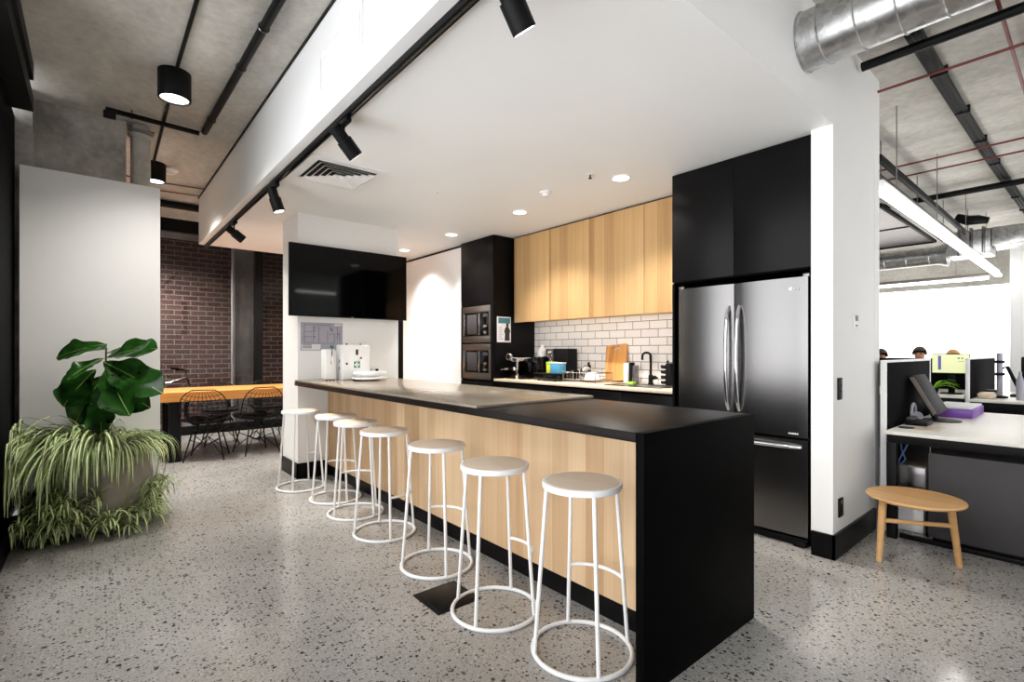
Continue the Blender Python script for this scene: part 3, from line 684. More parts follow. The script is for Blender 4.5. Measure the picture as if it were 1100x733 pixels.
# ================================================================== BULKHEAD FITTINGS
tk = thing('light_track', 'long black lighting track along the bulkhead edge', 'light track', (1.11, 3.0, ZS))
obj('rail', B().rbox(1.090, YN + .01, ZS - .032, 1.128, 7.40, ZS - .0005, .003), 'black_matte', tk)
obj('groove', B().box(1.103, YN + .02, ZS - .0335, 1.115, 7.39, ZS - .031), 'black_gloss', tk)
def spot(y, d, lb):
    t = thing('track_spotlight', lb, 'spotlight', (1.11, y, ZS - .033), 'black track spotlights')
    obj('adapter', B().rbox(1.092, y - .075, ZS - .062, 1.128, y + .075, ZS - .0345, .006), 'black_matte', t)
    obj('arm', B().tube([(1.11, y, ZS - .06), (1.11, y, ZS - .10), (1.11 + d[0] * .02, y, ZS - .125)], .007, 8), 'black_matte', t)
    d = Vector(d).normalized(); p = Vector((1.11, y, ZS - .145))
    a, e = p - d * .085, p + d * .105
    h = obj('head', B().cone(a, p + d * .0, .037, n=28).cone(p, e, .045, n=28), 'black_matte', t)
    obj('lens', B().cone(e - d * .0, e + d * .0015, .036, n=24), 'pure_white', h)
    l = bpy.data.lights.new('spot_beam', 'SPOT'); l.energy = SPOT_W; l.spot_size = math.radians(55); l.spot_blend = .8; l.shadow_soft_size = .04; l.color = (1, .94, .86)
    lo = bpy.data.objects.new('spot_beam', l); C.objects.link(lo); lo.parent = h; lo.location = e + d * .02 - off(t)
    lo.rotation_euler = d.to_track_quat('-Z', 'Y').to_euler()
SPOT_W = 100
spot(1.325, (.66, .05, -.78), 'black track spotlight above the first stools, cut by the photo top')
spot(2.83, (.72, .1, -.7), 'black track spotlight beside the square ceiling vent')
spot(4.26, (.30, -.05, -.95), 'black track spotlight third along the track, hanging nearly straight down')
spot(5.76, (.85, .1, -.6), 'black track spotlight at the far end of the track near the dining table')
# fascia hatch
ht = thing('access_hatch', 'white access hatch set flush in the bulkhead side', 'hatch', (1.03, 2.675, 2.77))
bb = B()
for (y0, z0, y1, z1) in ((2.37, 2.775, 2.98, 2.79), (2.37, 2.992, 2.98, 3.007), (2.37, 2.79, 2.385, 2.992), (2.965, 2.79, 2.98, 2.992)): bb.box(1.022, y0, z0, 1.0295, y1, z1)
obj('frame', bb, 'white_semi', ht); obj('cover', B().rbox(1.024, 2.41, 2.815, 1.0295, 2.94, 2.967, .002), 'white', ht)
obj('catch', B().cone((1.024, 2.68, 2.825), (1.018, 2.68, 2.825), .008, n=12), 'white_semi', ht)
# ceiling diffuser
vt = thing('ceiling_vent', 'square white air diffuser in the kitchen ceiling beside the track', 'vent', (1.445, 3.80, ZS))
cx, cy = 1.445, 3.80
bb = B()
def sq(b, h, w, z0, z1):
    b.box(cx - h, cy - h, z0, cx + h, cy - h + w, z1).box(cx - h, cy + h - w, z0, cx + h, cy + h, z1).box(cx - h, cy - h + w, z0, cx - h + w, cy + h - w, z1).box(cx + h - w, cy - h + w, z0, cx + h, cy + h - w, z1)
sq(bb, .295, .07, ZS - .012, ZS - .0005)
obj('frame', bb, 'white_semi', vt)
obj('backing', B().box(cx - .225, cy - .225, ZS - .003, cx + .225, cy + .225, ZS - .001), 'black_matte', vt)
for k in range(5):
    h = .208 - k * .042; bb = B()
    o_, i_ = h, h - .026                       # sloping four-sided louvre
    P0 = [(cx - o_, cy - o_, ZS - .022), (cx + o_, cy - o_, ZS - .022), (cx + o_, cy + o_, ZS - .022), (cx - o_, cy + o_, ZS - .022)]
    P1 = [(cx - i_, cy - i_, ZS - .004), (cx + i_, cy - i_, ZS - .004), (cx + i_, cy + i_, ZS - .004), (cx - i_, cy + i_, ZS - .004)]
    for i in range(4):
        j = (i + 1) % 4; up = Vector((0, 0, .0025))
        bb.quad(P0[i], P0[j], P1[j], P1[i]); bb.quad(Vector(P0[i]) + up, Vector(P0[j]) + up, Vector(P1[j]) + up, Vector(P1[i]) + up)
    obj('louvre', bb, 'white_semi', vt, smooth=False)
# downlights
DL_W = 150
def downlight(x, y, lb, r=.062):
    t = thing('downlight', lb, 'downlight', (x, y, ZS), 'recessed kitchen downlights')
    obj('trim_ring', B().lathe([(r + .014, -.001), (r + .014, -.004), (r + .004, -.009), (r, -.006), (r, -.001)], (x, y, ZS), 36, capb=False, capt=False), 'white_semi', t)
    obj('lens', B().lathe([(0.001, -.004), (r, -.004), (r, -.002), (0.001, -.002)], (x, y, ZS), 32), 'pure_white', t)
    l = bpy.data.lights.new('downlight_beam', 'SPOT'); l.energy = DL_W; l.spot_size = math.radians(120); l.spot_blend = .9; l.shadow_soft_size = .05; l.color = (1, .95, .88)
    lo = bpy.data.objects.new('downlight_beam', l); C.objects.link(lo); lo.parent = t; lo.location = (0, 0, -.015)
downlight(3.178, 2.444, 'round recessed downlight in front of the cabinets by the fridge')
downlight(3.20, 3.683, 'round recessed downlight second from the fridge')
downlight(3.203, 4.902, 'round recessed downlight in front of the oven tower')
downlight(3.202, 6.05, 'round recessed downlight beyond the tower, above the corner of the television')
sd = thing('smoke_detector', 'round white smoke detector on the kitchen ceiling between downlights', 'smoke detector', (2.962, 3.073, ZS))
obj('base', B().lathe([(.05, -.0005), (.05, -.014), (.044, -.018)], (2.962, 3.073, ZS), 28), 'white_semi', sd)
obj('sensor', B().lathe([(.03, -.018), (.03, -.034), (.02, -.042)], (2.962, 3.073, ZS), 24), 'white_semi', sd)
for x, y, lb in ((2.93, 2.546, 'sprinkler head hanging from the kitchen ceiling beside the large downlight'), (2.255, 3.668, 'sprinkler head flush in the middle of the kitchen ceiling')):
    t = thing('sprinkler', lb, 'sprinkler', (x, y, ZS), 'sprinkler heads')
    obj('plate', B().lathe([(.03, -.0005), (.028, -.005), (.012, -.008)], (x, y, ZS), 24), 'white_semi', t)
    if x > 2.5: obj('head', B().lathe([(.006, -.008), (.006, -.03), (.014, -.032), (.014, -.036)], (x, y, ZS), 16), 'charcoal', t)
    else: obj('head', B().lathe([(.006, -.008), (.006, -.012)], (x, y, ZS), 16), 'ink_light', t)

# ================================================================== CORRIDOR CEILING
def drum(x, y, lb, watts=150):
    t = thing('drum_light', lb, 'ceiling light', (x, y, ZC), 'black drum ceiling lights')
    obj('housing', B().lathe([(.10, -.0005), (.10, -.185), (.097, -.19), (.086, -.19), (.086, -.165)], (x, y, ZC), 40, capt=False), 'black_matte', t)
    obj('lens', B().lathe([(.001, -.178), (.0855, -.178), (.0855, -.174), (.001, -.174)], (x, y, ZC), 36), 'pure_white', t)
    l = bpy.data.lights.new('drum_beam', 'SPOT'); l.energy = watts; l.spot_size = math.radians(130); l.spot_blend = .9; l.shadow_soft_size = .09; l.color = (1, .96, .9)
    lo = bpy.data.objects.new('drum_beam', l); C.objects.link(lo); lo.parent = t; lo.location = (0, 0, -.2)
drum(.438, 4.20, 'black drum light on the concrete ceiling, the larger of the two', 100)
drum(.488, 6.36, 'black drum light half hidden behind the concrete pipe', 350)
drum(1.45, 8.05, 'added black drum light, unseen behind the bulkhead, brightening the dining table', 260)  # added out of sight to brighten the dining area
drum(2.95, 8.05, 'added black drum light, unseen behind the bulkhead, brightening the far table end', 220)  # second unseen drum, added for more light on the table
def conduit(name, lb, pts, r, mt, cat='conduit', clips=()):
    t = thing(name, lb, cat, pts[0])
    obj('run', B().tube(pts, r, 10), mt, t)
    for p in clips: obj('clip', B().tube([(p[0] + (r + .003) * math.cos(a), p[1], p[2] + (r + .003) * math.sin(a)) for a in [2 * PI * k / 20 for k in range(20)]], .005, 6, True).rbox(p[0] - .006, p[1] - .006, p[2] + r, p[0] + .006, p[1] + .006, ZC - .0005, .002), 'steel', t)
    return t
conduit('lamp_conduit', 'thin black conduit running past both drum lights', [(.44, .5, ZC - .0125), (.44, 4.095, ZC - .0125)], .012, 'black_matte')
conduit('lamp_conduit', 'thin black conduit between the two drum lights', [(.445, 4.305, ZC - .0125), (.475, 6.255, ZC - .0125)], .012, 'black_matte')
conduit('water_pipe', 'thick black ceiling pipe with steel clips beside the bulkhead', [(.815, .5, ZC - .04), (.745, 5.06, ZC - .04)], .026, 'black_matte', 'pipe', [(.774, 3.2, ZC - .04), (.765, 3.75, ZC - .04), (.75, 4.75, ZC - .04)])
t = conduit('short_track', 'short black track crossing the ceiling before the concrete wall', [(.075, 5.06, ZC - .047), (.71, 5.10, ZC - .047)], .02, 'black_matte', 'track', [(.24, 5.07, ZC - .047)])
obj('end_plug', B().rbox(.06, 5.03, ZC - .11, .14, 5.09, ZC - .06, .008), 'black_matte', t)
pc = thing('concrete_pipe', 'grey concrete downpipe with a collar beside the concrete wall', 'pipe', (.315, 5.42, 0))
obj('shaft', B().cone((.318, 5.42, 0), (.318, 5.42, ZC), .072, n=28), 'concrete', pc)
obj('collar', B().lathe([(.073, 0), (.09, .01), (.09, .03), (.073, .035)], (.315, 5.42, ZC - .1), 28), 'concrete', pc)
obj('bracket', B().rbox(.225, 5.30, ZC - .075, .41, 5.36, ZC - .055, .003), 'dark_steel', pc)
t = thing('ceiling_sensor', 'white domed sensor on the concrete ceiling beside the far drum light', 'sensor', (.62, 6.45, ZC))
obj('base', B().lathe([(.09, -.0005), (.09, -.02), (.08, -.03)], (.62, 6.45, ZC), 28), 'white_semi', t); obj('dome', B().lathe([(.06, -.03), (.05, -.05), (.02, -.06)], (.62, 6.45, ZC), 24), 'white_semi', t)
for k, y in enumerate((6.9, 7.25)):
    tag(obj('red_cable', B().tube([(.1, y, ZC - .02), (.5, y + .02, ZC - .035), (1.02, y, ZC - .02)], .008, 8), 'red'), ('thin red cable across the corridor ceiling, nearer the drum light', 'thin red cable across the corridor ceiling, nearer the glazed wall')[k], 'cable', 'red ceiling cables')
tag(obj('cross_pipe', B().tube([(-.3, 7.75, ZC - .06), (2.5, 7.75, ZC - .06)], .045, 12), 'black_matte'), 'thick black pipe crossing the ceiling before the glazed wall', 'pipe')

# ================================================================== DINING AREA
tb = thing('dining_table', 'long timber dining table on a black steel frame', 'table', (1.6, 7.15, 0))
random.seed(3)
bb = B()
n = 24; fr0 = [(.2 + 3.0 * i / n, 6.70 + random.uniform(-.008, .012)) for i in range(n + 1)]
poly = [(x, y, .685) for x, y in fr0] + [(3.2, 7.6, .685), (.2, 7.6, .685)]
bb.prism(poly, (0, 0, .105))
obj('tabletop', bb, 'oak_table', tb)
for x in (.65, 2.85):
    bb = B().rbox(x, 6.735, 0, x + .115, 6.81, .684, .003).rbox(x, 7.42, 0, x + .13, 7.5, .684, .003).rbox(x, 6.81, 0, x + .13, 7.42, .02, .002).rbox(x, 6.81, .64, x + .13, 7.42, .684, .002)
    obj('leg_frame', bb, 'black_matte', tb)
# wire chairs
ch = thing('wire_chair', 'wire chair', 'chair', (0, 0, 0), 'black wire chairs at the dining table')
def shell(u, v):
    """u across -1..1, v 0 front of seat .. 1 top of back; chair faces +Y"""
    if v < .45:
        t = v / .45; y = .24 - .42 * t; z = .445 - .035 * math.sin(PI * min(1, t * .9)) ; wd = .20 + .035 * t
    else:
        t = (v - .45) / .55; y = -.18 - .115 * t - .03 * math.sin(PI * t); z = .43 + .385 * t; wd = .235 * math.sqrt(max(0, 1 - (max(0, t - .35) / .66) ** 2.4))
    return Vector((u * wd, y + (.05 * u * u if v > .45 else 0), z + .05 * u * u * (1 - abs(v - .45))))
bb = B()
rim = [shell(-1, .0 + v * .97 / 20) for v in range(21)] + [shell(1, .97 - v * .97 / 20) for v in range(21)]
bb.tube(rim, .0065, 8, True)
obj('rim', bb, 'black_matte', ch)
bb = B()
for i in range(1, 10): bb.tube([shell(-1 + i * .2, k * .97 / 16) for k in range(17)], .003, 5)
for k in range(1, 14): bb.tube([shell(-1 + i * .25, k / 14 * .96) for i in range(9)], .003, 5)
obj('wire_mesh', bb, 'black_matte', ch)
bb = B(); V = [[bb.bm.verts.new(shell(-.9 + 1.8 * i / 8, .03 + .42 * k / 6) + Vector((0, 0, .006))) for i in range(9)] for k in range(7)]
for k in range(6):
    for i in range(8): bb.bm.faces.new((V[k][i], V[k][i + 1], V[k + 1][i + 1], V[k + 1][i]))
r_ = bmesh.ops.extrude_face_region(bb.bm, geom=list(bb.bm.faces)); bmesh.ops.translate(bb.bm, verts=[e for e in r_['geom'] if isinstance(e, bmesh.types.BMVert)], vec=(0, 0, .018))
obj('seat_pad', bb, 'black_matte', ch)
for sx in (-1, 1):
    for y0, y1 in ((.13, .21), (-.12, -.20)):
        obj('leg', B().tube([(sx * .09, y0 * .4, .40), (sx * .13, y0, .33), (sx * .2, y1, .006)], .0085, 8), 'black_matte', ch)
bb = B()
for sx in (-1, 1):
    bb.tube([(sx * .19, .195, .05), (0, 0, .27), (-sx * .19, -.195, .05)], .005, 6)
    bb.tube([(sx * .15, .15, .25), (0, 0, .16), (sx * .15, -.15, .25)], .005, 6)
bb.tube([(-.13, .13, .33), (.13, .13, .33), (.13, -.12, .33), (-.13, -.12, .33)], .006, 6, True)
obj('base_struts', bb, 'black_matte', ch)
chairs = [(1.02, 6.74, -18, 'black wire chair nearest the thick black table leg'),
          (1.55, 6.77, 8, 'black wire chair in the middle of the near side of the dining table'),
          (2.10, 6.85, 0, 'black wire chair partly hidden behind the white nib wall'),
          (1.32, 7.72, 176, 'black wire chair on the far side of the dining table by the glazing'),
          (1.95, 7.75, 182, 'black wire chair on the far side of the table, opposite the middle chair')]
for i, (x, y, a, lb) in enumerate(chairs):
    if i == 0: ch.location = (x, y, 0); ch.rotation_euler = (0, 0, math.radians(a)); ch['label'] = lb
    else: dup(ch, (x, y, 0), math.radians(a), lb)
# bicycle in the lane beyond the glass
bk = thing('bicycle', 'dark bicycle with a silver frame parked outside the glazed wall', 'bicycle', (1.1, 9.3, 0))
def wheel(cx):
    w = obj('wheel', B().tube([(cx + .31 * math.cos(a), 9.3, .335 + .31 * math.sin(a)) for a in [2 * PI * i / 48 for i in range(48)]], .022, 10, True), 'rubber', bk)
    obj('rim', B().tube([(cx + .285 * math.cos(a), 9.3, .335 + .285 * math.sin(a)) for a in [2 * PI * i / 48 for i in range(48)]], .009, 8, True), 'steel', w)
    s_ = B()
    for i in range(18): a = 2 * PI * i / 18; s_.tube([(cx, 9.3 + .02 * (-1) ** i, .335), (cx + .285 * math.cos(a), 9.3, .335 + .285 * math.sin(a))], .0015, 4)
    obj('spokes', s_, 'chrome', w)
wheel(1.42); wheel(.40)
obj('frame', B().tube([(1.13, 9.3, .84), (.60, 9.3, .68), (.62, 9.3, .34), (1.15, 9.3, .74)], .02, 10).tube([(.62, 9.3, .34), (.40, 9.3, .335), (.60, 9.3, .68)], .011, 8), 'chrome', bk)
obj('fork', B().tube([(1.12, 9.3, .88), (1.17, 9.3, .70), (1.42, 9.3, .335)], .016, 8), 'chrome', bk)
obj('handlebar', B().tube([(1.05, 9.02, .97), (1.13, 9.1, .96), (1.12, 9.3, .90), (1.13, 9.5, .96), (1.05, 9.58, .97)], .013, 8).tube([(1.05, 9.02, .97), (.95, 9.0, .985)], .018, 8).tube([(1.05, 9.58, .97), (.95, 9.6, .985)], .018, 8), 'black_matte', bk)
obj('saddle', B().rbox(.50, 9.24, .92, .76, 9.36, .97, .02).tube([(.60, 9.3, .68), (.63, 9.3, .93)], .013, 8), 'black_matte', bk)

# ================================================================== PLANTS
def ribbon(b, pts, w, up, mi_edge=0, mi_mid=1):
    n = len(pts); rows = []
    for i, p in enumerate(pts):
        d = (pts[min(i + 1, n - 1)] - pts[max(i - 1, 0)]).normalized()
        s_ = d.cross(up); s_ = s_.normalized() if s_.length > 1e-4 else Vector((1, 0, 0))
        nn = s_.cross(d)
        t = i / (n - 1); ww = w * (math.sin(PI * min(.97, .22 + t * .78)) ** .7 if t < .999 else .06)
        rows.append([b.bm.verts.new(p + s_ * ww * k + nn * ww * .35 * abs(k)) for k in (-1, -.42, .42, 1)])
    for A, D in zip(rows, rows[1:]):
        for k in range(3):
            b.bm.faces.new((A[k], A[k + 1], D[k + 1], D[k])).material_index = mi_mid if k == 1 else mi_edge
def blade(b, p, az, L, rise, droop, w, n=9, keep=None):
    pts = [Vector(p)]; a = rise; d = Vector((math.cos(az), math.sin(az), 0)); q = Vector(p)
    lim = random.uniform(0, .05)
    for i in range(n):
        q = q + (d * math.cos(a) + Vector((0, 0, 1)) * math.sin(a)) * (L / n)
        a -= droop / n * (1.0 + .4 * i / n); a = max(a, -1.5)
        if q.z < .012: q.z = .012
        if q.x < -.385 + lim: q.x = -.385 + lim
        if q.y > 4.985: q.y = 4.985
        if keep: q = keep(q)
        pts.append(q.copy())
    ribbon(b, pts, w, Vector((0, 0, 1)) if abs(math.cos(az)) < 2 else Vector((0, 0, 1)))
PX, PY = .045, 4.64
pl = thing('planter', 'round cement planter with a fiddle leaf fig over trailing spider plants', 'planter', (PX, PY, 0))
prof = [(.17, 0), (.20, .01), (.255, .10), (.295, .24), (.305, .34), (.29, .46), (.262, .56), (.245, .60), (.225, .60), (.235, .55)]
obj('pot', B().lathe(prof, (PX, PY, 0), 48, capt=False), 'pot', pl)
obj('soil', B().lathe([(.001, .553), (.23, .557), (.236, .55)], (PX, PY, 0), 32, capb=False, capt=False), 'soil', pl)
def keepout(q):
    r = math.hypot(q.x - PX, q.y - PY); z = max(0, min(.6, q.z)); R = .2
    for (r0, z0), (r1, z1) in zip(prof[1:8], prof[2:9]):
        if z0 <= z <= z1 and z1 > z0: R = r0 + (r1 - r0) * (z - z0) / (z1 - z0)
    if r < R + .015 and q.z < .59 and r > 1e-4:
        k = (R + .02) / r; q.x = PX + (q.x - PX) * k; q.y = PY + (q.y - PY) * k
    return q
random.seed(21)
b = B()
for i in range(400):      # arching spider leaves from the rim
    az = random.uniform(0, 2 * PI)
    if random.random() < .45: az = random.uniform(PI * .85, PI * 1.75)
    r0 = random.uniform(.05, .22)
    p = (PX + r0 * math.cos(az), PY + r0 * math.sin(az), .56)
    blade(b, p, az + random.uniform(-.35, .35), random.uniform(.30, .56) * (.72 if math.cos(az) > .3 else 1), random.uniform(.6, 1.3), random.uniform(2.2, 3.2), random.uniform(.007, .0125), keep=keepout)
for i in range(150):      # the long sweep along the window
    az = random.uniform(PI * 1.05, PI * 1.5)
    p = (PX - .10 + random.uniform(-.14, .1), PY - .10 + random.uniform(-.12, .12), .58)
    blade(b, p, az, random.uniform(.42, .78), random.uniform(.3, 1.1), random.uniform(1.5, 2.6), random.uniform(.007, .012), keep=keepout)
obj('spider_leaves', b, ['leaf_green', 'leaf_pale'], pl)
b = B()
clumps = []
for i in range(34):
    az = PI * (.88 + 1.17 * i / 33) + random.uniform(-.08, .08); rr_ = random.uniform(.28, .40)
    clumps.append((PX + rr_ * math.cos(az), PY + rr_ * math.sin(az), random.choice([.05, .08, .14, .2, .27])))
for i in range(26): clumps.append((-.35 + random.random() * .22, 4.22 + random.random() * .5, random.uniform(.05, .30)))
for cx_, cy_, cz_ in clumps:
    if cx_ < -.37: cx_ = -.37
    for k in range(24):
        blade(b, (cx_, cy_, cz_), random.uniform(0, 2 * PI), random.uniform(.09, .2), random.uniform(-.2, 1.3), random.uniform(1.2, 2.6), random.uniform(.005, .009), 6, keepout)
obj('spiderettes', b, ['leaf_green', 'leaf_pale'], pl)
b = B()
for i in range(14):
    c0 = random.choice(clumps); a = Vector((PX + .22 * (c0[0] - PX) / .36, PY + .22 * (c0[1] - PY) / .36, .6)); e = Vector(c0)
    md = (a + e) / 2 + Vector(((c0[0] - PX) * .35, (c0[1] - PY) * .35, .08))
    b.tube([a, (a + md) / 2 + Vector((0, 0, .03)), md, (md + e) / 2 + Vector((0, 0, -.01)), e], .0025, 5)
obj('runners', b, 'leaf_green', pl)
# fiddle leaf fig
DP = 3.6
b = B()
p0 = Vector((PX, PY, .55))
for e, r in ((at(114, 374, 3.55), .009), (at(119, 405, 3.6), .008), (at(107, 405, 3.52), .008)):
    b.tube([p0 + Vector((random.uniform(-.05, .05), 0, 0)), (p0 + e) / 2 + Vector((.01, 0, .02)), e], [r, r * .9, r * .6], 8)
obj('stem', b, 'stem', pl)
def big_leaf(base, tip, w, nrm, cup=.25, seed=0):
    base, tip = Vector(base), Vector(tip); d = tip - base; Ln = d.length; d.normalize()
    nrm = Vector(nrm); s_ = d.cross(nrm).normalized(); nn = s_.cross(d)
    rnd = random.Random(seed); nu, nv = 18, 10; b = B(); rows = []
    ph = rnd.uniform(0, 6)
    for i in range(nu + 1):
        t = i / nu
        hw = w * (math.sin(PI * (t ** 1.25)) ** .62 * (.55 + .55 * t) if 0 < t < 1 else 0.0) * (1 + .13 * math.sin(t * 15 + ph)) + .002
        row = []
        for k in range(nv + 1):
            u = -1 + 2 * k / nv
            p = base + d * (t * Ln) + s_ * (u * hw)
            p += nn * (cup * hw * (u * u) * .7 - .22 * Ln * t * t + .10 * hw * math.sin(9 * t + 3 * u + ph) + .12 * hw * abs(math.sin(13 * t)) * abs(u))
            row.append(b.bm.verts.new(p))
        rows.append(row)
    for A, D in zip(rows, rows[1:]):
        for k in range(nv): b.bm.faces.new((A[k], A[k + 1], D[k + 1], D[k]))
    mid = [base + d * (t / 10 * Ln) + nn * (-.22 * Ln * (t / 10) ** 2 + .002) for t in range(11)]
    lf = obj('leaf', b, 'leaf_dark', pl, sharp=80)
    obj('midrib', B().tube(mid, .0028, 5), 'leaf_green', lf)
toward = -FW
UPV = Vector((0, 0, 1))
leaves = [((114, 370, 3.55), (56, 378, 3.42), 0.090, (.1, .75, .65)), ((115, 384, 3.55), (158, 366, 3.45), 0.112, (-.1, .7, .7)),
          ((112, 385, 3.5), (70, 401, 3.3), 0.084, (0, .65, .75)), ((111, 389, 3.5), (164, 414, 3.35), 0.134, (-.2, .75, .6)),
          ((103, 397, 3.5), (63, 433, 3.33), 0.123, (.25, .85, .45)), ((115, 394, 3.48), (129, 439, 3.25), 0.123, (0, .8, .5)),
          ((110, 406, 3.55), (74, 455, 3.42), 0.112, (.3, .9, .3)), ((115, 408, 3.55), (100, 463, 3.35), 0.106, (.1, .95, .25)),
          ((117, 406, 3.6), (149, 436, 3.45), 0.112, (-.3, .9, .3)), ((115, 376, 3.64), (91, 373, 3.64), 0.101, (0, .3, 1)),
          ((115, 380, 3.64), (140, 373, 3.64), 0.101, (0, .3, 1)), ((110, 404, 3.64), (81, 438, 3.64), 0.112, (.2, .7, .4)), ((117, 404, 3.64), (145, 438, 3.64), 0.112, (-.2, .7, .4))]
leaves = [(a, e, w_, RT * n[0] + toward * n[1] + UPV * n[2]) for a, e, w_, n in leaves]
for i, (a, e, w_, nr) in enumerate(leaves): big_leaf(at(*a), at(*e), w_, nr, seed=i)

# ================================================================== WALL END FITTINGS, LOW STOOL
t = thing('thermostat', 'white wall thermostat on the wall end beside the fridge', 'thermostat', (3.80, YN, 1.45))
obj('plate', B().rbox(3.765, YN - .012, 1.40, 3.835, YN - .0005, 1.50, .004), 'trim_white', t)
obj('display', B().rbox(3.775, YN - .0145, 1.45, 3.825, YN - .012, 1.485, .002), 'grey_plastic', t)
obj('slot', B().box(3.785, YN - .0135, 1.415, 3.815, YN - .012, 1.425), 'ink', t)
t = thing('wall_switch', 'narrow black light switch on the white wall end', 'switch', (3.5, YN, 1.02))
obj('plate', B().rbox(3.468, YN - .010, .955, 3.537, YN - .0005, 1.09, .003), 'black_matte', t)
for z in (.975, 1.015, 1.055): obj('rocker', B().rbox(3.49, YN - .0135, z - .012, 3.515, YN - .010, z + .018, .002), 'black_gloss', t)
t = thing('wall_socket', 'black power socket low on the white wall end', 'socket', (3.517, YN, .29))
obj('plate', B().rbox(3.482, YN - .010, .235, 3.556, YN - .0005, .35, .003), 'black_matte', t)
obj('switch', B().rbox(3.505, YN - .013, .315, 3.53, YN - .010, .338, .002), 'grey_plastic', t)
t = thing('low_stool', 'low round timber stool with splayed legs beside the white wall end', 'stool', (3.70, .716, 0))
obj('seat', B().lathe([(.001, .368), (.20, .37), (.232, .382), (.237, .39), (.232, .397), (.2, .394), (.001, .388)], (3.70, .716, 0), 48, capb=False, capt=False), 'oak_stool', t)
for (a, e) in (((3.607, .846, .375), (3.588, .862, 0)), ((3.765, .565, .375), (3.852, .537, 0))):
    obj('leg', B().cone(e, a, .0155, .021, 16), 'oak_stool', t)
obj('stretcher', B().cone((3.600, .852, .245), (3.793, .556, .245), .013, n=12), 'oak_stool', t)

# ================================================================== OFFICE
dk = thing('desk', 'white topped office desk on a black frame behind the low stool', 'desk', (5.0, -.2, 0))
obj('desktop', B().rbox(4.07, -1.4, .697, 5.95, .945, .72, .003), 'desk_white', dk)
obj('frame', B().rbox(4.09, -1.4, .64, 4.13, .94, .696, .003).rbox(5.86, -1.4, .64, 5.92, .94, .696, .003).rbox(4.13, .88, .64, 5.86, .94, .696, .003), 'black_matte', dk)
for x, y in ((4.09, .887), (5.86, .885), (4.09, -1.38), (5.86, -1.38)): obj('leg', B().rbox(x, y, 0, x + .055, y + .055, .64, .003), 'black_matte', dk)
obj('foot_rail', B().rbox(4.145, -1.3, .0, 4.175, .885, .03, .003), 'black_matte', dk)
pd = thing('storage_unit', 'charcoal storage unit standing under the desk', 'cabinet', (4.5, .4, 0))
obj('body', B().rbox(4.185, -.06, .05, 4.7, .735, .585, .004), 'charcoal', pd)
obj('front', B().rbox(4.165, -.06, .045, 4.183, .735, .59, .004), 'charcoal', pd)
obj('plinth', B().rbox(4.2, -.05, .0, 4.68, .72, .05, .003), 'black_matte', pd)
pcu = thing('computer_tower', 'silver grey computer case in the gap under the desk', 'computer', (4.55, .83, 0))
obj('case', B().rbox(4.35, .775, .30, 4.75, .93, .46, .006), 'grey_plastic', pcu)
obj('face', B().rbox(4.342, .78, .31, 4.35, .925, .45, .003), 'steel', pcu)
tag(obj('shelf', B().rbox(4.30, .755, .27, 4.80, .95, .298, .004).rbox(4.30, .755, 0, 4.33, .772, .27, .003).rbox(4.77, .755, 0, 4.80, .95, .27, .003), 'black_matte'), 'small black shelf stand carrying the computer case', 'shelf')
tag(obj('paper_box', B().rbox(4.345, .79, .0, 4.70, .94, .235, .006), 'white_semi'), 'white box standing below the computer case', 'box')
tag(obj('cables', B().tube([(4.22, .89, .63), (4.24, .89, .58), (4.22, .865, .52), (4.25, .90, .47)], .005, 6).tube([(4.22, .85, .63), (4.23, .875, .57), (4.22, .895, .52), (4.25, .91, .48)], .005, 6), 'bluewire'), 'twisted blue cables hanging under the desk', 'cables')
def screen_panel(lb, x0, x1, y, z1=1.19):
    s = thing('desk_screen', lb, 'desk screen', ((x0 + x1) / 2, y, 0), 'black desk screens')
    obj('panel', B().rbox(x0 + .02, y - .014, .03, x1 - .02, y + .014, z1 - .018, .003), 'grey_felt', s)
    obj('top_trim', B().rbox(x0, y - .018, z1 - .018, x1, y + .018, z1, .003), 'trim_white', s)
    for x in (x0, x1 - .02): obj('post', B().rbox(x, y - .018, 0, x + .02, y + .018, z1 - .018, .003), 'trim_white', s)
screen_panel('black fabric desk screen with a white trim beside the wall end', 4.245, 5.64, .995)
screen_panel('black fabric desk screen farther back behind the second desk', 7.54, 9.6, .985, 1.178)
# monitor on the desk
mo = thing('monitor', 'grey monitor leaning on its round stand on the white desk', 'monitor', (4.95, .78, .72))
mm = Matrix.Translation((4.80, .80, .775)) @ Matrix.Rotation(math.radians(-27), 4, 'X')
obj('panel', B().rbox(0, -.012, 0, .40, .010, .325, .006, M4=mm), 'black_matte', mo)
obj('rear_cover', B().rbox(.006, .010, .006, .394, .020, .319, .006, M4=mm).rbox(-.004, -.010, .01, .006, .018, .315, .003, M4=mm), 'grey_plastic', mo)
obj('stand', B().tube([(5.0, .84, .73), (5.0, .86, .80), (5.0, .875, .86)], .02, 10), 'black_matte', mo)
obj('base', B().lathe([(.12, 0), (.12, .008), (.03, .014)], (4.97, .80, .7205), 32), 'black_matte', mo)
bd = thing('binder', 'purple ring binder box lying on the white desk', 'binder', (5.55, .8, .72))
obj('cover', B().rbox(5.28, .66, .7205, 5.85, .92, .79, .006), 'purple', bd)
obj('pages', B().rbox(5.29, .67, .7905, 5.84, .91, .805, .004), 'paper', bd)
hd = thing('desk_phone', 'black desk phone beside the leaning monitor', 'phone', (4.62, .86, .72))
obj('base', B().rbox(4.50, .80, .7205, 4.70, .93, .75, .008), 'black_matte', hd); obj('handset', B().rbox(4.52, .885, .75, 4.68, .925, .775, .01), 'charcoal', hd)
tag(obj('mug_coaster', B().lathe([(.045, 0), (.045, .006), (.001, .007)], (4.32, .88, .7205), 24), 'black_matte'), 'small black coaster at the desk corner', 'coaster')
hp = thing('headphones', 'pale headphones lying between the phone and the monitor', 'headphones', (4.8, .9, .72))
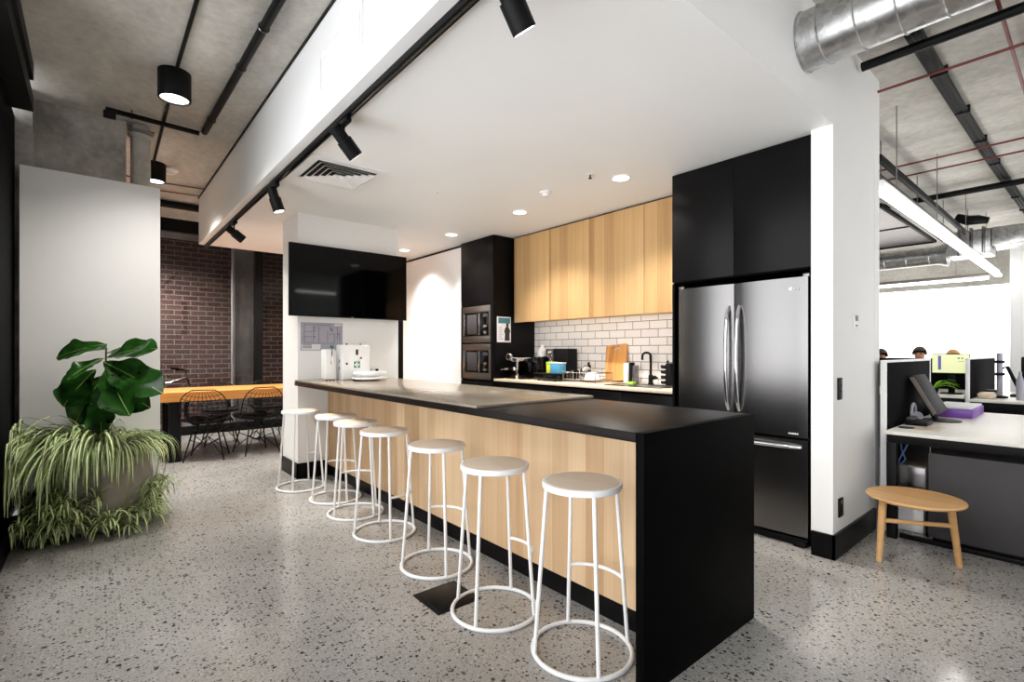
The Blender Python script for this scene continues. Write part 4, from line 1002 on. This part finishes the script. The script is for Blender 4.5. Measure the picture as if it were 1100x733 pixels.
obj('headband', B().tube([(4.78 + .06 * math.cos(a), .93, .79 + .065 * math.sin(a)) for a in [2 * PI * i / 20 for i in range(20)]], .01, 8, True), 'ink_light', hp)
obj('cup', B().cone((4.72, .90, .765), (4.745, .90, .765), .035, n=18), 'ink_light', hp)
tag(obj('note_sheet', B().box(4.28, .70, .7202, 4.55, .86, .7215), 'bench_stone'), 'beige sheet of paper lying on the near desk corner', 'paper')
# second row
d2 = thing('desk', 'white desk of the second row under the cluttered monitor arms', 'desk', (8.3, 0, 0))
obj('desktop', B().rbox(7.42, -1.2, .697, 9.2, .955, .722, .003), 'desk_white', d2)
obj('frame', B().rbox(7.44, -1.2, .60, 7.50, .95, .696, .003), 'black_matte', d2)
obj('modesty_panel', B().rbox(7.47, -1.2, .05, 7.49, .95, .60, .002), 'black_matte', d2)
for y in (-1.15, .88): obj('leg', B().rbox(7.50, y, 0, 7.56, y + .06, .696, .003), 'black_matte', d2)
ar = thing('monitor_mount', 'pale monitor arm post with black joints on the second desk', 'monitor mount', (7.9, .76, .722))
obj('post', B().cone((7.9, .76, .7225), (7.9, .76, 1.235), .026, n=16), 'ink_light', ar)
obj('base', B().lathe([(.07, 0), (.07, .02), (.03, .03)], (7.9, .76, .7225), 20), 'black_matte', ar)
for z in (.98, 1.12): obj('clamp', B().cone((7.9, .76, z), (7.9, .76, z + .03), .045, n=16), 'black_matte', ar)
obj('arm', B().tube([(7.9, .76, 1.05), (7.92, .70, 1.08), (7.95, .62, .86), (7.97, .58, .78)], .018, 8), 'black_matte', ar)
m2 = thing('monitor', 'thin black monitor turned edge-on beside the monitor arm post', 'monitor', (8.1, .6, .722))
obj('panel', B().rbox(8.05, .57, .86, 8.55, .60, 1.19, .006), 'black_matte', m2)
obj('stand', B().rbox(8.27, .60, .75, 8.33, .625, 1.0, .004).rbox(8.18, .54, .7225, 8.42, .70, .75, .004), 'black_matte', m2)
m3 = thing('monitor', 'black monitor at the picture edge on the second desk', 'monitor', (8.3, .35, .722))
obj('panel', B().rbox(7.95, .30, .83, 7.98, .56, 1.12, .006), 'black_matte', m3)
obj('stand', B().rbox(7.98, .40, .75, 8.0, .46, 1.0, .004).rbox(7.9, .33, .7225, 8.1, .53, .75, .004), 'black_matte', m3)
for i, (x, y, h, mt, lb) in enumerate(((7.62, .86, .07, 'bench_stone', 'beige crumpled cloth pile on the second desk corner'), (8.0, .86, .08, 'black_matte', 'dark small device behind the monitor arm post'))):
    tag(obj('cloth_pile' if i == 0 else 'desk_device', B().rbox(x, y - .09, .7225, x + .2, y + .06, .7225 + h, .03, seg=3), mt), lb, 'cloth' if i == 0 else 'device')
for i, y in enumerate((.64, .565, .49, .415)):
    tag(obj('drink_bottle', B().lathe([(.032, 0), (.034, .02), (.034, .2 + .05 * (i % 2)), (.014, .27 + .05 * (i % 2)), (.014, .31 + .05 * (i % 2))], (7.7 + .03 * i, y - .06, .7225), 18), ('ink_light', 'white_semi', 'grey_plastic', 'white_semi')[i]), ('pale tall bottle first in the row on the second desk', 'white bottle second in the row on the second desk', 'grey bottle third in the row on the second desk', 'white bottle last in the row at the picture edge')[i], 'bottle', 'bottles on the second desk')
d3 = thing('desk', 'white desk glimpsed between the two black screens', 'desk', (8.3, 1.8, 0))
obj('desktop', B().rbox(7.56, 1.02, .715, 9.0, 3.4, .74, .003), 'desk_white', d3)
obj('modesty_panel', B().rbox(7.60, 1.02, .05, 7.62, 3.4, .71, .002), 'black_matte', d3)
obj('rear_screen', B().rbox(8.96, 1.02, .74, 8.985, 3.4, 1.16, .003), 'grey_felt', d3)
for y in (1.04, 3.3): obj('leg', B().rbox(7.63, y, 0, 7.69, y + .06, .715, .003), 'black_matte', d3)
m4 = thing('monitor', 'lit monitor with a pale yellow green screen in the gap between screens', 'monitor', (7.9, 1.2, .74))
obj('panel', B().rbox(7.90, 1.01, .985, 7.93, 1.36, 1.225, .006), 'black_matte', m4)
sc2 = obj('screen', B().box(7.897, 1.016, .995, 7.90, 1.354, 1.216), 'screen_on', m4)
obj('window_bar', B().box(7.895, 1.27, 1.03, 7.897, 1.30, 1.20), 'screen_bar', sc2)
obj('text_marks', B().box(7.895, 1.10, 1.165, 7.897, 1.12, 1.18).box(7.895, 1.07, 1.165, 7.897, 1.085, 1.18).box(7.895, 1.06, 1.13, 7.897, 1.12, 1.134), 'ink', sc2)
obj('stand', B().rbox(7.93, 1.15, .75, 7.95, 1.21, 1.1, .004).rbox(7.86, 1.08, .7405, 8.02, 1.28, .755, .004), 'black_matte', m4)
pt = thing('desk_plant', 'small green leafy desk plant below the lit monitor', 'plant', (7.70, 1.14, .74))
obj('pot', B().lathe([(.03, 0), (.04, .07), (.036, .07), (.03, .01)], (7.70, 1.30, .7405), 20), 'black_matte', pt)
b = B()
for k in range(11):
    az = random.uniform(-2.6, -.4) if k < 8 else random.uniform(0, 6)
    q = Vector((7.70, 1.30, .80)); pts = [q.copy()]; aa = random.uniform(.6, 1.2)
    for j in range(6): q = q + Vector((math.cos(az) * math.cos(aa), math.sin(az) * math.cos(aa), math.sin(aa))) * .045; aa -= .28; pts.append(q.copy())
    ribbon(b, pts, .02, Vector((0, 0, 1)))
obj('leaves', b, ['lime', 'lime'], pt)
# people behind the screens
def person(x, y, zt, hair, lb, tilt=0):
    t = thing('person', lb, 'person', (x, y, 0))
    s = zt - 1.28
    V = [(0, 0, .50), (0, 0, .72 + s * .5), (0, 0, .92 + s), (-.01, 0, 1.02 + s), (-.02, 0, 1.08 + s), (-.03, 0, 1.15 + s), (-.03, 0, 1.215 + s),
         (0, .17, .93 + s), (-.05, .21, .72), (-.27, .17, .765), (-.37, .12, .765), (0, -.17, .93 + s), (-.05, -.21, .72), (-.27, -.17, .765), (-.37, -.12, .765),
         (-.02, .09, .50), (-.40, .11, .50), (-.38, .11, .10), (-.5, .12, .05), (-.02, -.09, .50), (-.40, -.11, .50), (-.38, -.11, .10), (-.5, -.12, .05)]
    R = [.13, .13, .12, .055, .05, .082, .075, .06, .042, .032, .03, .06, .042, .032, .03, .09, .065, .045, .04, .09, .065, .045, .04]
    E_ = [(0, 1), (1, 2), (2, 3), (3, 4), (4, 5), (5, 6), (2, 7), (7, 8), (8, 9), (9, 10), (2, 11), (11, 12), (12, 13), (13, 14), (0, 15), (15, 16), (16, 17), (17, 18), (0, 19), (19, 20), (20, 21), (21, 22)]
    me = bpy.data.meshes.new('body'); me.from_pydata(V, E_, []); me.update()
    o = bpy.data.objects.new('body', me); C.objects.link(o); o.parent = t
    sk_ = o.modifiers.new('skin', 'SKIN'); sk_.use_smooth_shade = True
    for i, v in enumerate(me.skin_vertices[0].data): v.radius = (R[i], R[i]); v.use_root = (i == 0)
    o.modifiers.new('sub', 'SUBSURF').levels = 2; o.modifiers['sub'].render_levels = 2
    me.materials.append(M['skin'])
    hz = 1.18 + s
    b = B().lathe([(.001, -.16), (.02, -.155), (.13, -.14), (.17, -.05), (.165, .12), (.15, .22), (.1, .28), (.062, .30)], (0, 0, .66 + s), 24, capt=False)
    bmesh.ops.scale(b.bm, vec=(.78, 1.12, 1), verts=list(b.bm.verts)); 
    obj('shirt', b, 'cloth') .parent = t
    hb = B(); tmp = bmesh.new(); bmesh.ops.create_uvsphere(tmp, u_segments=24, v_segments=16, radius=1)
    for v in list(tmp.verts):
        if v.co.z < -.25 or (v.co.x < -.35 and v.co.z < .38): tmp.verts.remove(v)
    hb.add(tmp, Matrix.Translation((-.02, 0, hz + .01)) @ Matrix.Diagonal((.112, .098, .118, 1)))
    h = obj('hair', hb, hair); h.parent = t
    f = B()
    for sy in (-.035, .035): f.cone((-.112, sy, hz + .005), (-.105, sy, hz + .005), .011, n=10)
    e = obj('eyes', f, 'hair'); e.parent = t
    nb = B().cone((-.135, 0, hz - .035), (-.10, 0, hz + .01), .014, .006, 10); q = obj('nose', nb, 'skin'); q.parent = t
    mb_ = B().rbox(-.112, -.022, hz - .075, -.10, .022, hz - .066, .003); q = obj('mouth', mb_, 'red'); q.parent = t
    oc_ = thing('office_chair', 'black office chair of the ' + lb.split(',')[0], 'chair', (x, y, 0), 'office chairs behind the screens')
    for nm, bb in (('seat', B().rbox(x - .2, y - .22, .36, x + .24, y + .22, .41, .02)), ('backrest', B().rbox(x + .22, y - .2, .5, x + .26, y + .2, .95, .015).rbox(x + .225, y - .03, .37, x + .255, y + .03, .55, .005)), ('column', B().cone((x, y, .06), (x, y, .36), .025, n=12)), ('base', B().lathe([(.26, 0), (.26, .02), (.03, .06)], (x, y, 0), 20))):
        obj(nm, bb, 'black_matte', oc_)
person(9.75, 2.315, 1.277, 'hair_brown', 'person with brown hair at the wall end edge, head above the screen')
person(10.6, 1.978, 1.312, 'hair', 'person with dark hair looking over the black screen')
person(11.45, 1.68, 1.268, 'hair_fair', 'person with fair hair hidden behind the lit monitor')

# ================================================================== OFFICE SERVICES
du = thing('spiral_duct', 'large galvanised spiral duct entering the white bulkhead', 'duct', (2.95, 0, 2.92))
DX, DZ, DR = 2.955, 2.925, .15
obj('tube', B().cone((DX, YN - .0005, DZ), (DX, -2.0, DZ), DR, n=48), 'galv', du)
for i in range(13):
    y = YN - .10 - i * .16
    obj('seam', B().tube([(DX + (DR + .001) * math.cos(a), y - .05 * (a / (2 * PI) - .5), DZ + (DR + .001) * math.sin(a)) for a in [2 * PI * k / 40 for k in range(41)]], .0055, 6), 'galv', du)
obj('collar', B().tube([(DX + (DR + .002) * math.cos(a), YN - .006, DZ + (DR + .002) * math.sin(a)) for a in [2 * PI * k / 48 for k in range(48)]], .006, 6, True), 'galv', du)
obj('hanger', B().tube([(DX - .02, .75, DZ + DR), (DX - .02, .75, ZC)], .004, 6), 'dark_steel', du)
conduit('service_pipe', 'thick black pipe below the ceiling beside the spiral duct', [(3.86, 1.02, 3.118), (3.86, -1.99, 3.118)], .029, 'black_matte', 'pipe')
t = thing('cable_tray', 'long black cable bundle on a tray running into the office', 'cable tray', (6, .7, ZC))
bb = B()
for k, dy in enumerate((-.025, .003, .028)): bb.tube([(3.3, .74 + dy, ZC - .03), (5.0, .735 + dy * .9, ZC - .033 + .006 * (k % 2)), (7, .72 + dy, ZC - .03), (10.4, .66 + dy, ZC - .031)], .021, 8)
obj('cable_bundle', bb, 'black_matte', t)
for i in range(8): obj('hanger', B().rbox(3.6 + i * .85, .685 - i * .004, ZC - .062, 3.62 + i * .85, .785 - i * .008, ZC - .0005, .003), 'black_matte', t)
for i, (x, lb) in enumerate(((4.32, 'red sprinkler pipe across the office ceiling, the closest one'), (6.22, 'thin red pipe, first of the far pair across the office ceiling'), (6.62, 'thin red pipe, second of the far pair across the office ceiling'))):
    tag(obj('sprinkler_pipe', B().tube([(x, -2.0, ZC - .09), (x, 3.8, ZC - .09)], .010 if i == 0 else .009, 8), 'red'), lb, 'pipe', 'red sprinkler pipes')
tag(obj('sprinkler_pipe', B().tube([(2.2, .37, ZC - .05), (8.5, .37, ZC - .05)], .010, 8), 'red'), 'red pipe running lengthwise into the office beside the cable bundle', 'pipe', 'red sprinkler pipes')
tag(obj('service_pipe', B().tube([(7.75, -2.0, ZC - .1), (7.75, 2.2, ZC - .1)], .035, 10), 'black_matte'), 'black pipe crossing the office ceiling before the duct box', 'pipe')
t = thing('linear_light', 'long glowing tube light hung over the desks', 'linear light', (7.5, 1.06, 2.45))
obj('tube', B().rbox(4.50, 1.02, 2.43, 10.9, 1.10, 2.47, .012), 'tube', t)
obj('housing', B().rbox(4.48, 1.045, 2.472, 10.92, 1.075, 2.53, .004), 'trim_white', t)
obj('end_box', B().rbox(4.36, 1.075, 2.42, 4.46, 1.165, 2.56, .006), 'white_semi', t)
for x in (4.9, 6.4, 8.0, 9.6): obj('hanger', B().tube([(x, 1.06, 2.53), (x, 1.06, ZC)], .004, 6), 'dark_steel', t)
t = thing('linear_light', 'glowing tube light behind the photographer, seen as a bright line in the television', 'linear light', (4.5, -1.45, 2.6))
obj('tube', B().rbox(3.45, -1.49, 2.58, 5.6, -1.41, 2.62, .012), 'tube', t)
obj('housing', B().rbox(3.43, -1.465, 2.622, 5.62, -1.435, 2.66, .004), 'trim_white', t)
for x in (3.8, 5.2): obj('hanger', B().tube([(x, -1.45, 2.66), (x, -1.45, ZC)], .004, 6), 'dark_steel', t)
t = thing('linear_light', 'glowing tube light crossing the far office by the bright window', 'linear light', (11, 2.5, 2.5))
obj('tube', B().rbox(11.1, 1.2, 2.43, 11.18, 4.6, 2.47, .01), 'tube', t)
obj('housing', B().rbox(11.12, 1.19, 2.472, 11.16, 4.61, 2.53, .004), 'dark_steel', t)
for y in (1.6, 4.2): obj('hanger', B().tube([(11.14, y, 2.53), (11.14, y, ZC)], .004, 6), 'dark_steel', t)
t = thing('wire_tray', 'perforated metal cable tray hung above the tube light', 'cable tray', (7.2, 1.33, 2.75))
bb = B()
for y in (1.255, 1.405): bb.rbox(5.0, y - .008, 2.74, 8.85, y + .008, 2.80, .002)
for i in range(48): bb.box(5.02 + i * .079, 1.26, 2.742, 5.05 + i * .079, 1.40, 2.748)
obj('tray', bb, 'dark_steel', t)
obj('side_bar', B().rbox(4.9, 1.16, 2.80, 8.85, 1.19, 2.86, .003), 'black_matte', t)
for x in (5.6, 7.0, 8.4): obj('hanger', B().tube([(x, 1.33, 2.745), (x, 1.33, ZC)], .005, 6), 'dark_steel', t)
t = thing('ceiling_grid', 'flat slatted metal ceiling panel beyond the tube light', 'ceiling panel', (7.6, 2.1, 2.75))
bb = B()
for i in range(30): bb.box(6.25 + i * .085, 1.5, 2.76, 6.325 + i * .085, 3.0, 2.775)
obj('slats', bb, 'dark_steel', t)
obj('frame', B().rbox(6.22, 1.47, 2.745, 8.85, 1.5, 2.785, .003).rbox(6.22, 3.0, 2.745, 8.85, 3.03, 2.785, .003).rbox(6.22, 1.5, 2.745, 6.25, 3.0, 2.785, .003).rbox(8.82, 1.5, 2.745, 8.85, 3.0, 2.785, .003).rbox(7.5, 1.5, 2.75, 7.53, 3.0, 2.76, .002), 'black_matte', t)
for y in (1.6, 2.9): obj('hanger', B().tube([(7.5, y, 2.78), (7.5, y, ZC)], .005, 6), 'dark_steel', t)
t = thing('spiral_duct', 'shiny spiral duct far back joining the metal duct box', 'duct', (9.2, 2.2, 2.62))
obj('tube', B().cone((9.2, 1.52, 2.62), (9.2, 4.9, 2.62), .13, n=28), 'galv', t)
for i in range(12): obj('seam', B().tube([(9.2 + .131 * math.cos(a), 1.6 + i * .26, 2.62 + .131 * math.sin(a)) for a in [2 * PI * k / 24 for k in range(24)]], .006, 5, True), 'galv', t)
obj('reducer', B().cone((9.2, 1.52, 2.62), (9.2, 1.402, 2.62), .13, .17, 28), 'galv', t)
obj('hanger', B().tube([(9.2, 2.2, 2.75), (9.2, 2.2, ZC)], .005, 6), 'dark_steel', t)
t = thing('duct_box', 'galvanised duct box with angled fins at the end of the tube light', 'duct', (9.2, 1.15, 2.6))
obj('box', B().rbox(9.0, .95, 2.56, 9.5, 1.398, 2.88, .01), 'galv', t)
for i in range(3): obj('fin', B().rbox(8.94, 1.0 + i * .12, 2.545, 9.0, 1.03 + i * .12, 2.9, .004), 'steel', t)
obj('wing', B().rbox(9.0, -.4, 2.64, 9.5, .945, 2.88, .01), 'galv', t)
obj('hanger', B().tube([(9.2, 1.2, 2.88), (9.2, 1.2, ZC)], .006, 6), 'dark_steel', t)
tag(obj('flexible_duct', B().tube([(8.92, 1.28, 3.06), (8.92, 1.16, 3.0), (8.92, 1.06, 2.99), (8.92, .96, 2.96)], [.055, .065, .06, .04], 14), 'black_matte'), 'short black flexible duct drooping to the metal duct box', 'duct')

# unseen lamp added beyond the glazing to brighten the bricks
t = thing('added_lane_lamp', 'added flat round lamp, out of view, brightening the lane bricks', 'lamp', (.40, 9.35, ZC))
obj('base', B().lathe([(.13, -.0005), (.13, -.03), (.12, -.035)], (.40, 9.35, ZC), 28), 'black_matte', t)
obj('lens', B().lathe([(.001, -.05), (.08, -.048), (.11, -.036), (.001, -.036)], (.40, 9.35, ZC), 28, capb=False, capt=False), 'pure_white', t)
l = bpy.data.lights.new('lane_beam', 'SPOT'); l.energy = 800; l.spot_size = math.radians(150); l.spot_blend = .8; l.shadow_soft_size = .1; l.color = (1, .93, .85)
lo = bpy.data.objects.new('lane_beam', l); C.objects.link(lo); lo.parent = t; lo.location = (0, 0, -.06)

# ================================================================== LIGHT
LOWER_GLOW, SKY = 3.4, 2.8
w = bpy.data.worlds.new('daylight'); bpy.context.scene.world = w; w.use_nodes = True
bg = w.node_tree.nodes['Background']; bg.inputs[0].default_value = (.965, .985, 1, 1); bg.inputs[1].default_value = 1
wn = w.node_tree; tc = wn.nodes.new('ShaderNodeTexCoord'); sx = wn.nodes.new('ShaderNodeSeparateXYZ'); wn.links.new(tc.outputs['Generated'], sx.inputs[0])
# sky, with an added brighter glow from below to lift the ceilings
rp = wn.nodes.new('ShaderNodeMapRange'); rp.inputs[1].default_value = -.08; rp.inputs[2].default_value = .08; rp.inputs[3].default_value = LOWER_GLOW; rp.inputs[4].default_value = SKY
wn.links.new(sx.outputs[2], rp.inputs[0]); wn.links.new(rp.outputs[0], bg.inputs[1])

# ================================================================== CAMERA
cd = bpy.data.cameras.new('camera'); cam = bpy.data.objects.new('camera', cd); C.objects.link(cam)
cam.location = (0, 0, EYE); cam.rotation_euler = (PI / 2, 0, -YAW)
cd.sensor_width = 36; cd.lens = F / 1100 * 36; cd.shift_y = (HY - 366.5) / 1100; cd.clip_start = .02
sc = bpy.context.scene; sc.camera = cam
sc.view_settings.view_transform = 'Standard'; sc.view_settings.look = 'None'; sc.view_settings.gamma = 1; sc.view_settings.use_curve_mapping = False
sc.view_settings.exposure = .46
sc.cycles.use_denoising = True; sc.cycles.max_bounces = 10; sc.cycles.diffuse_bounces = 6; sc.cycles.sample_clamp_indirect = 8; sc.cycles.transparent_max_bounces = 8
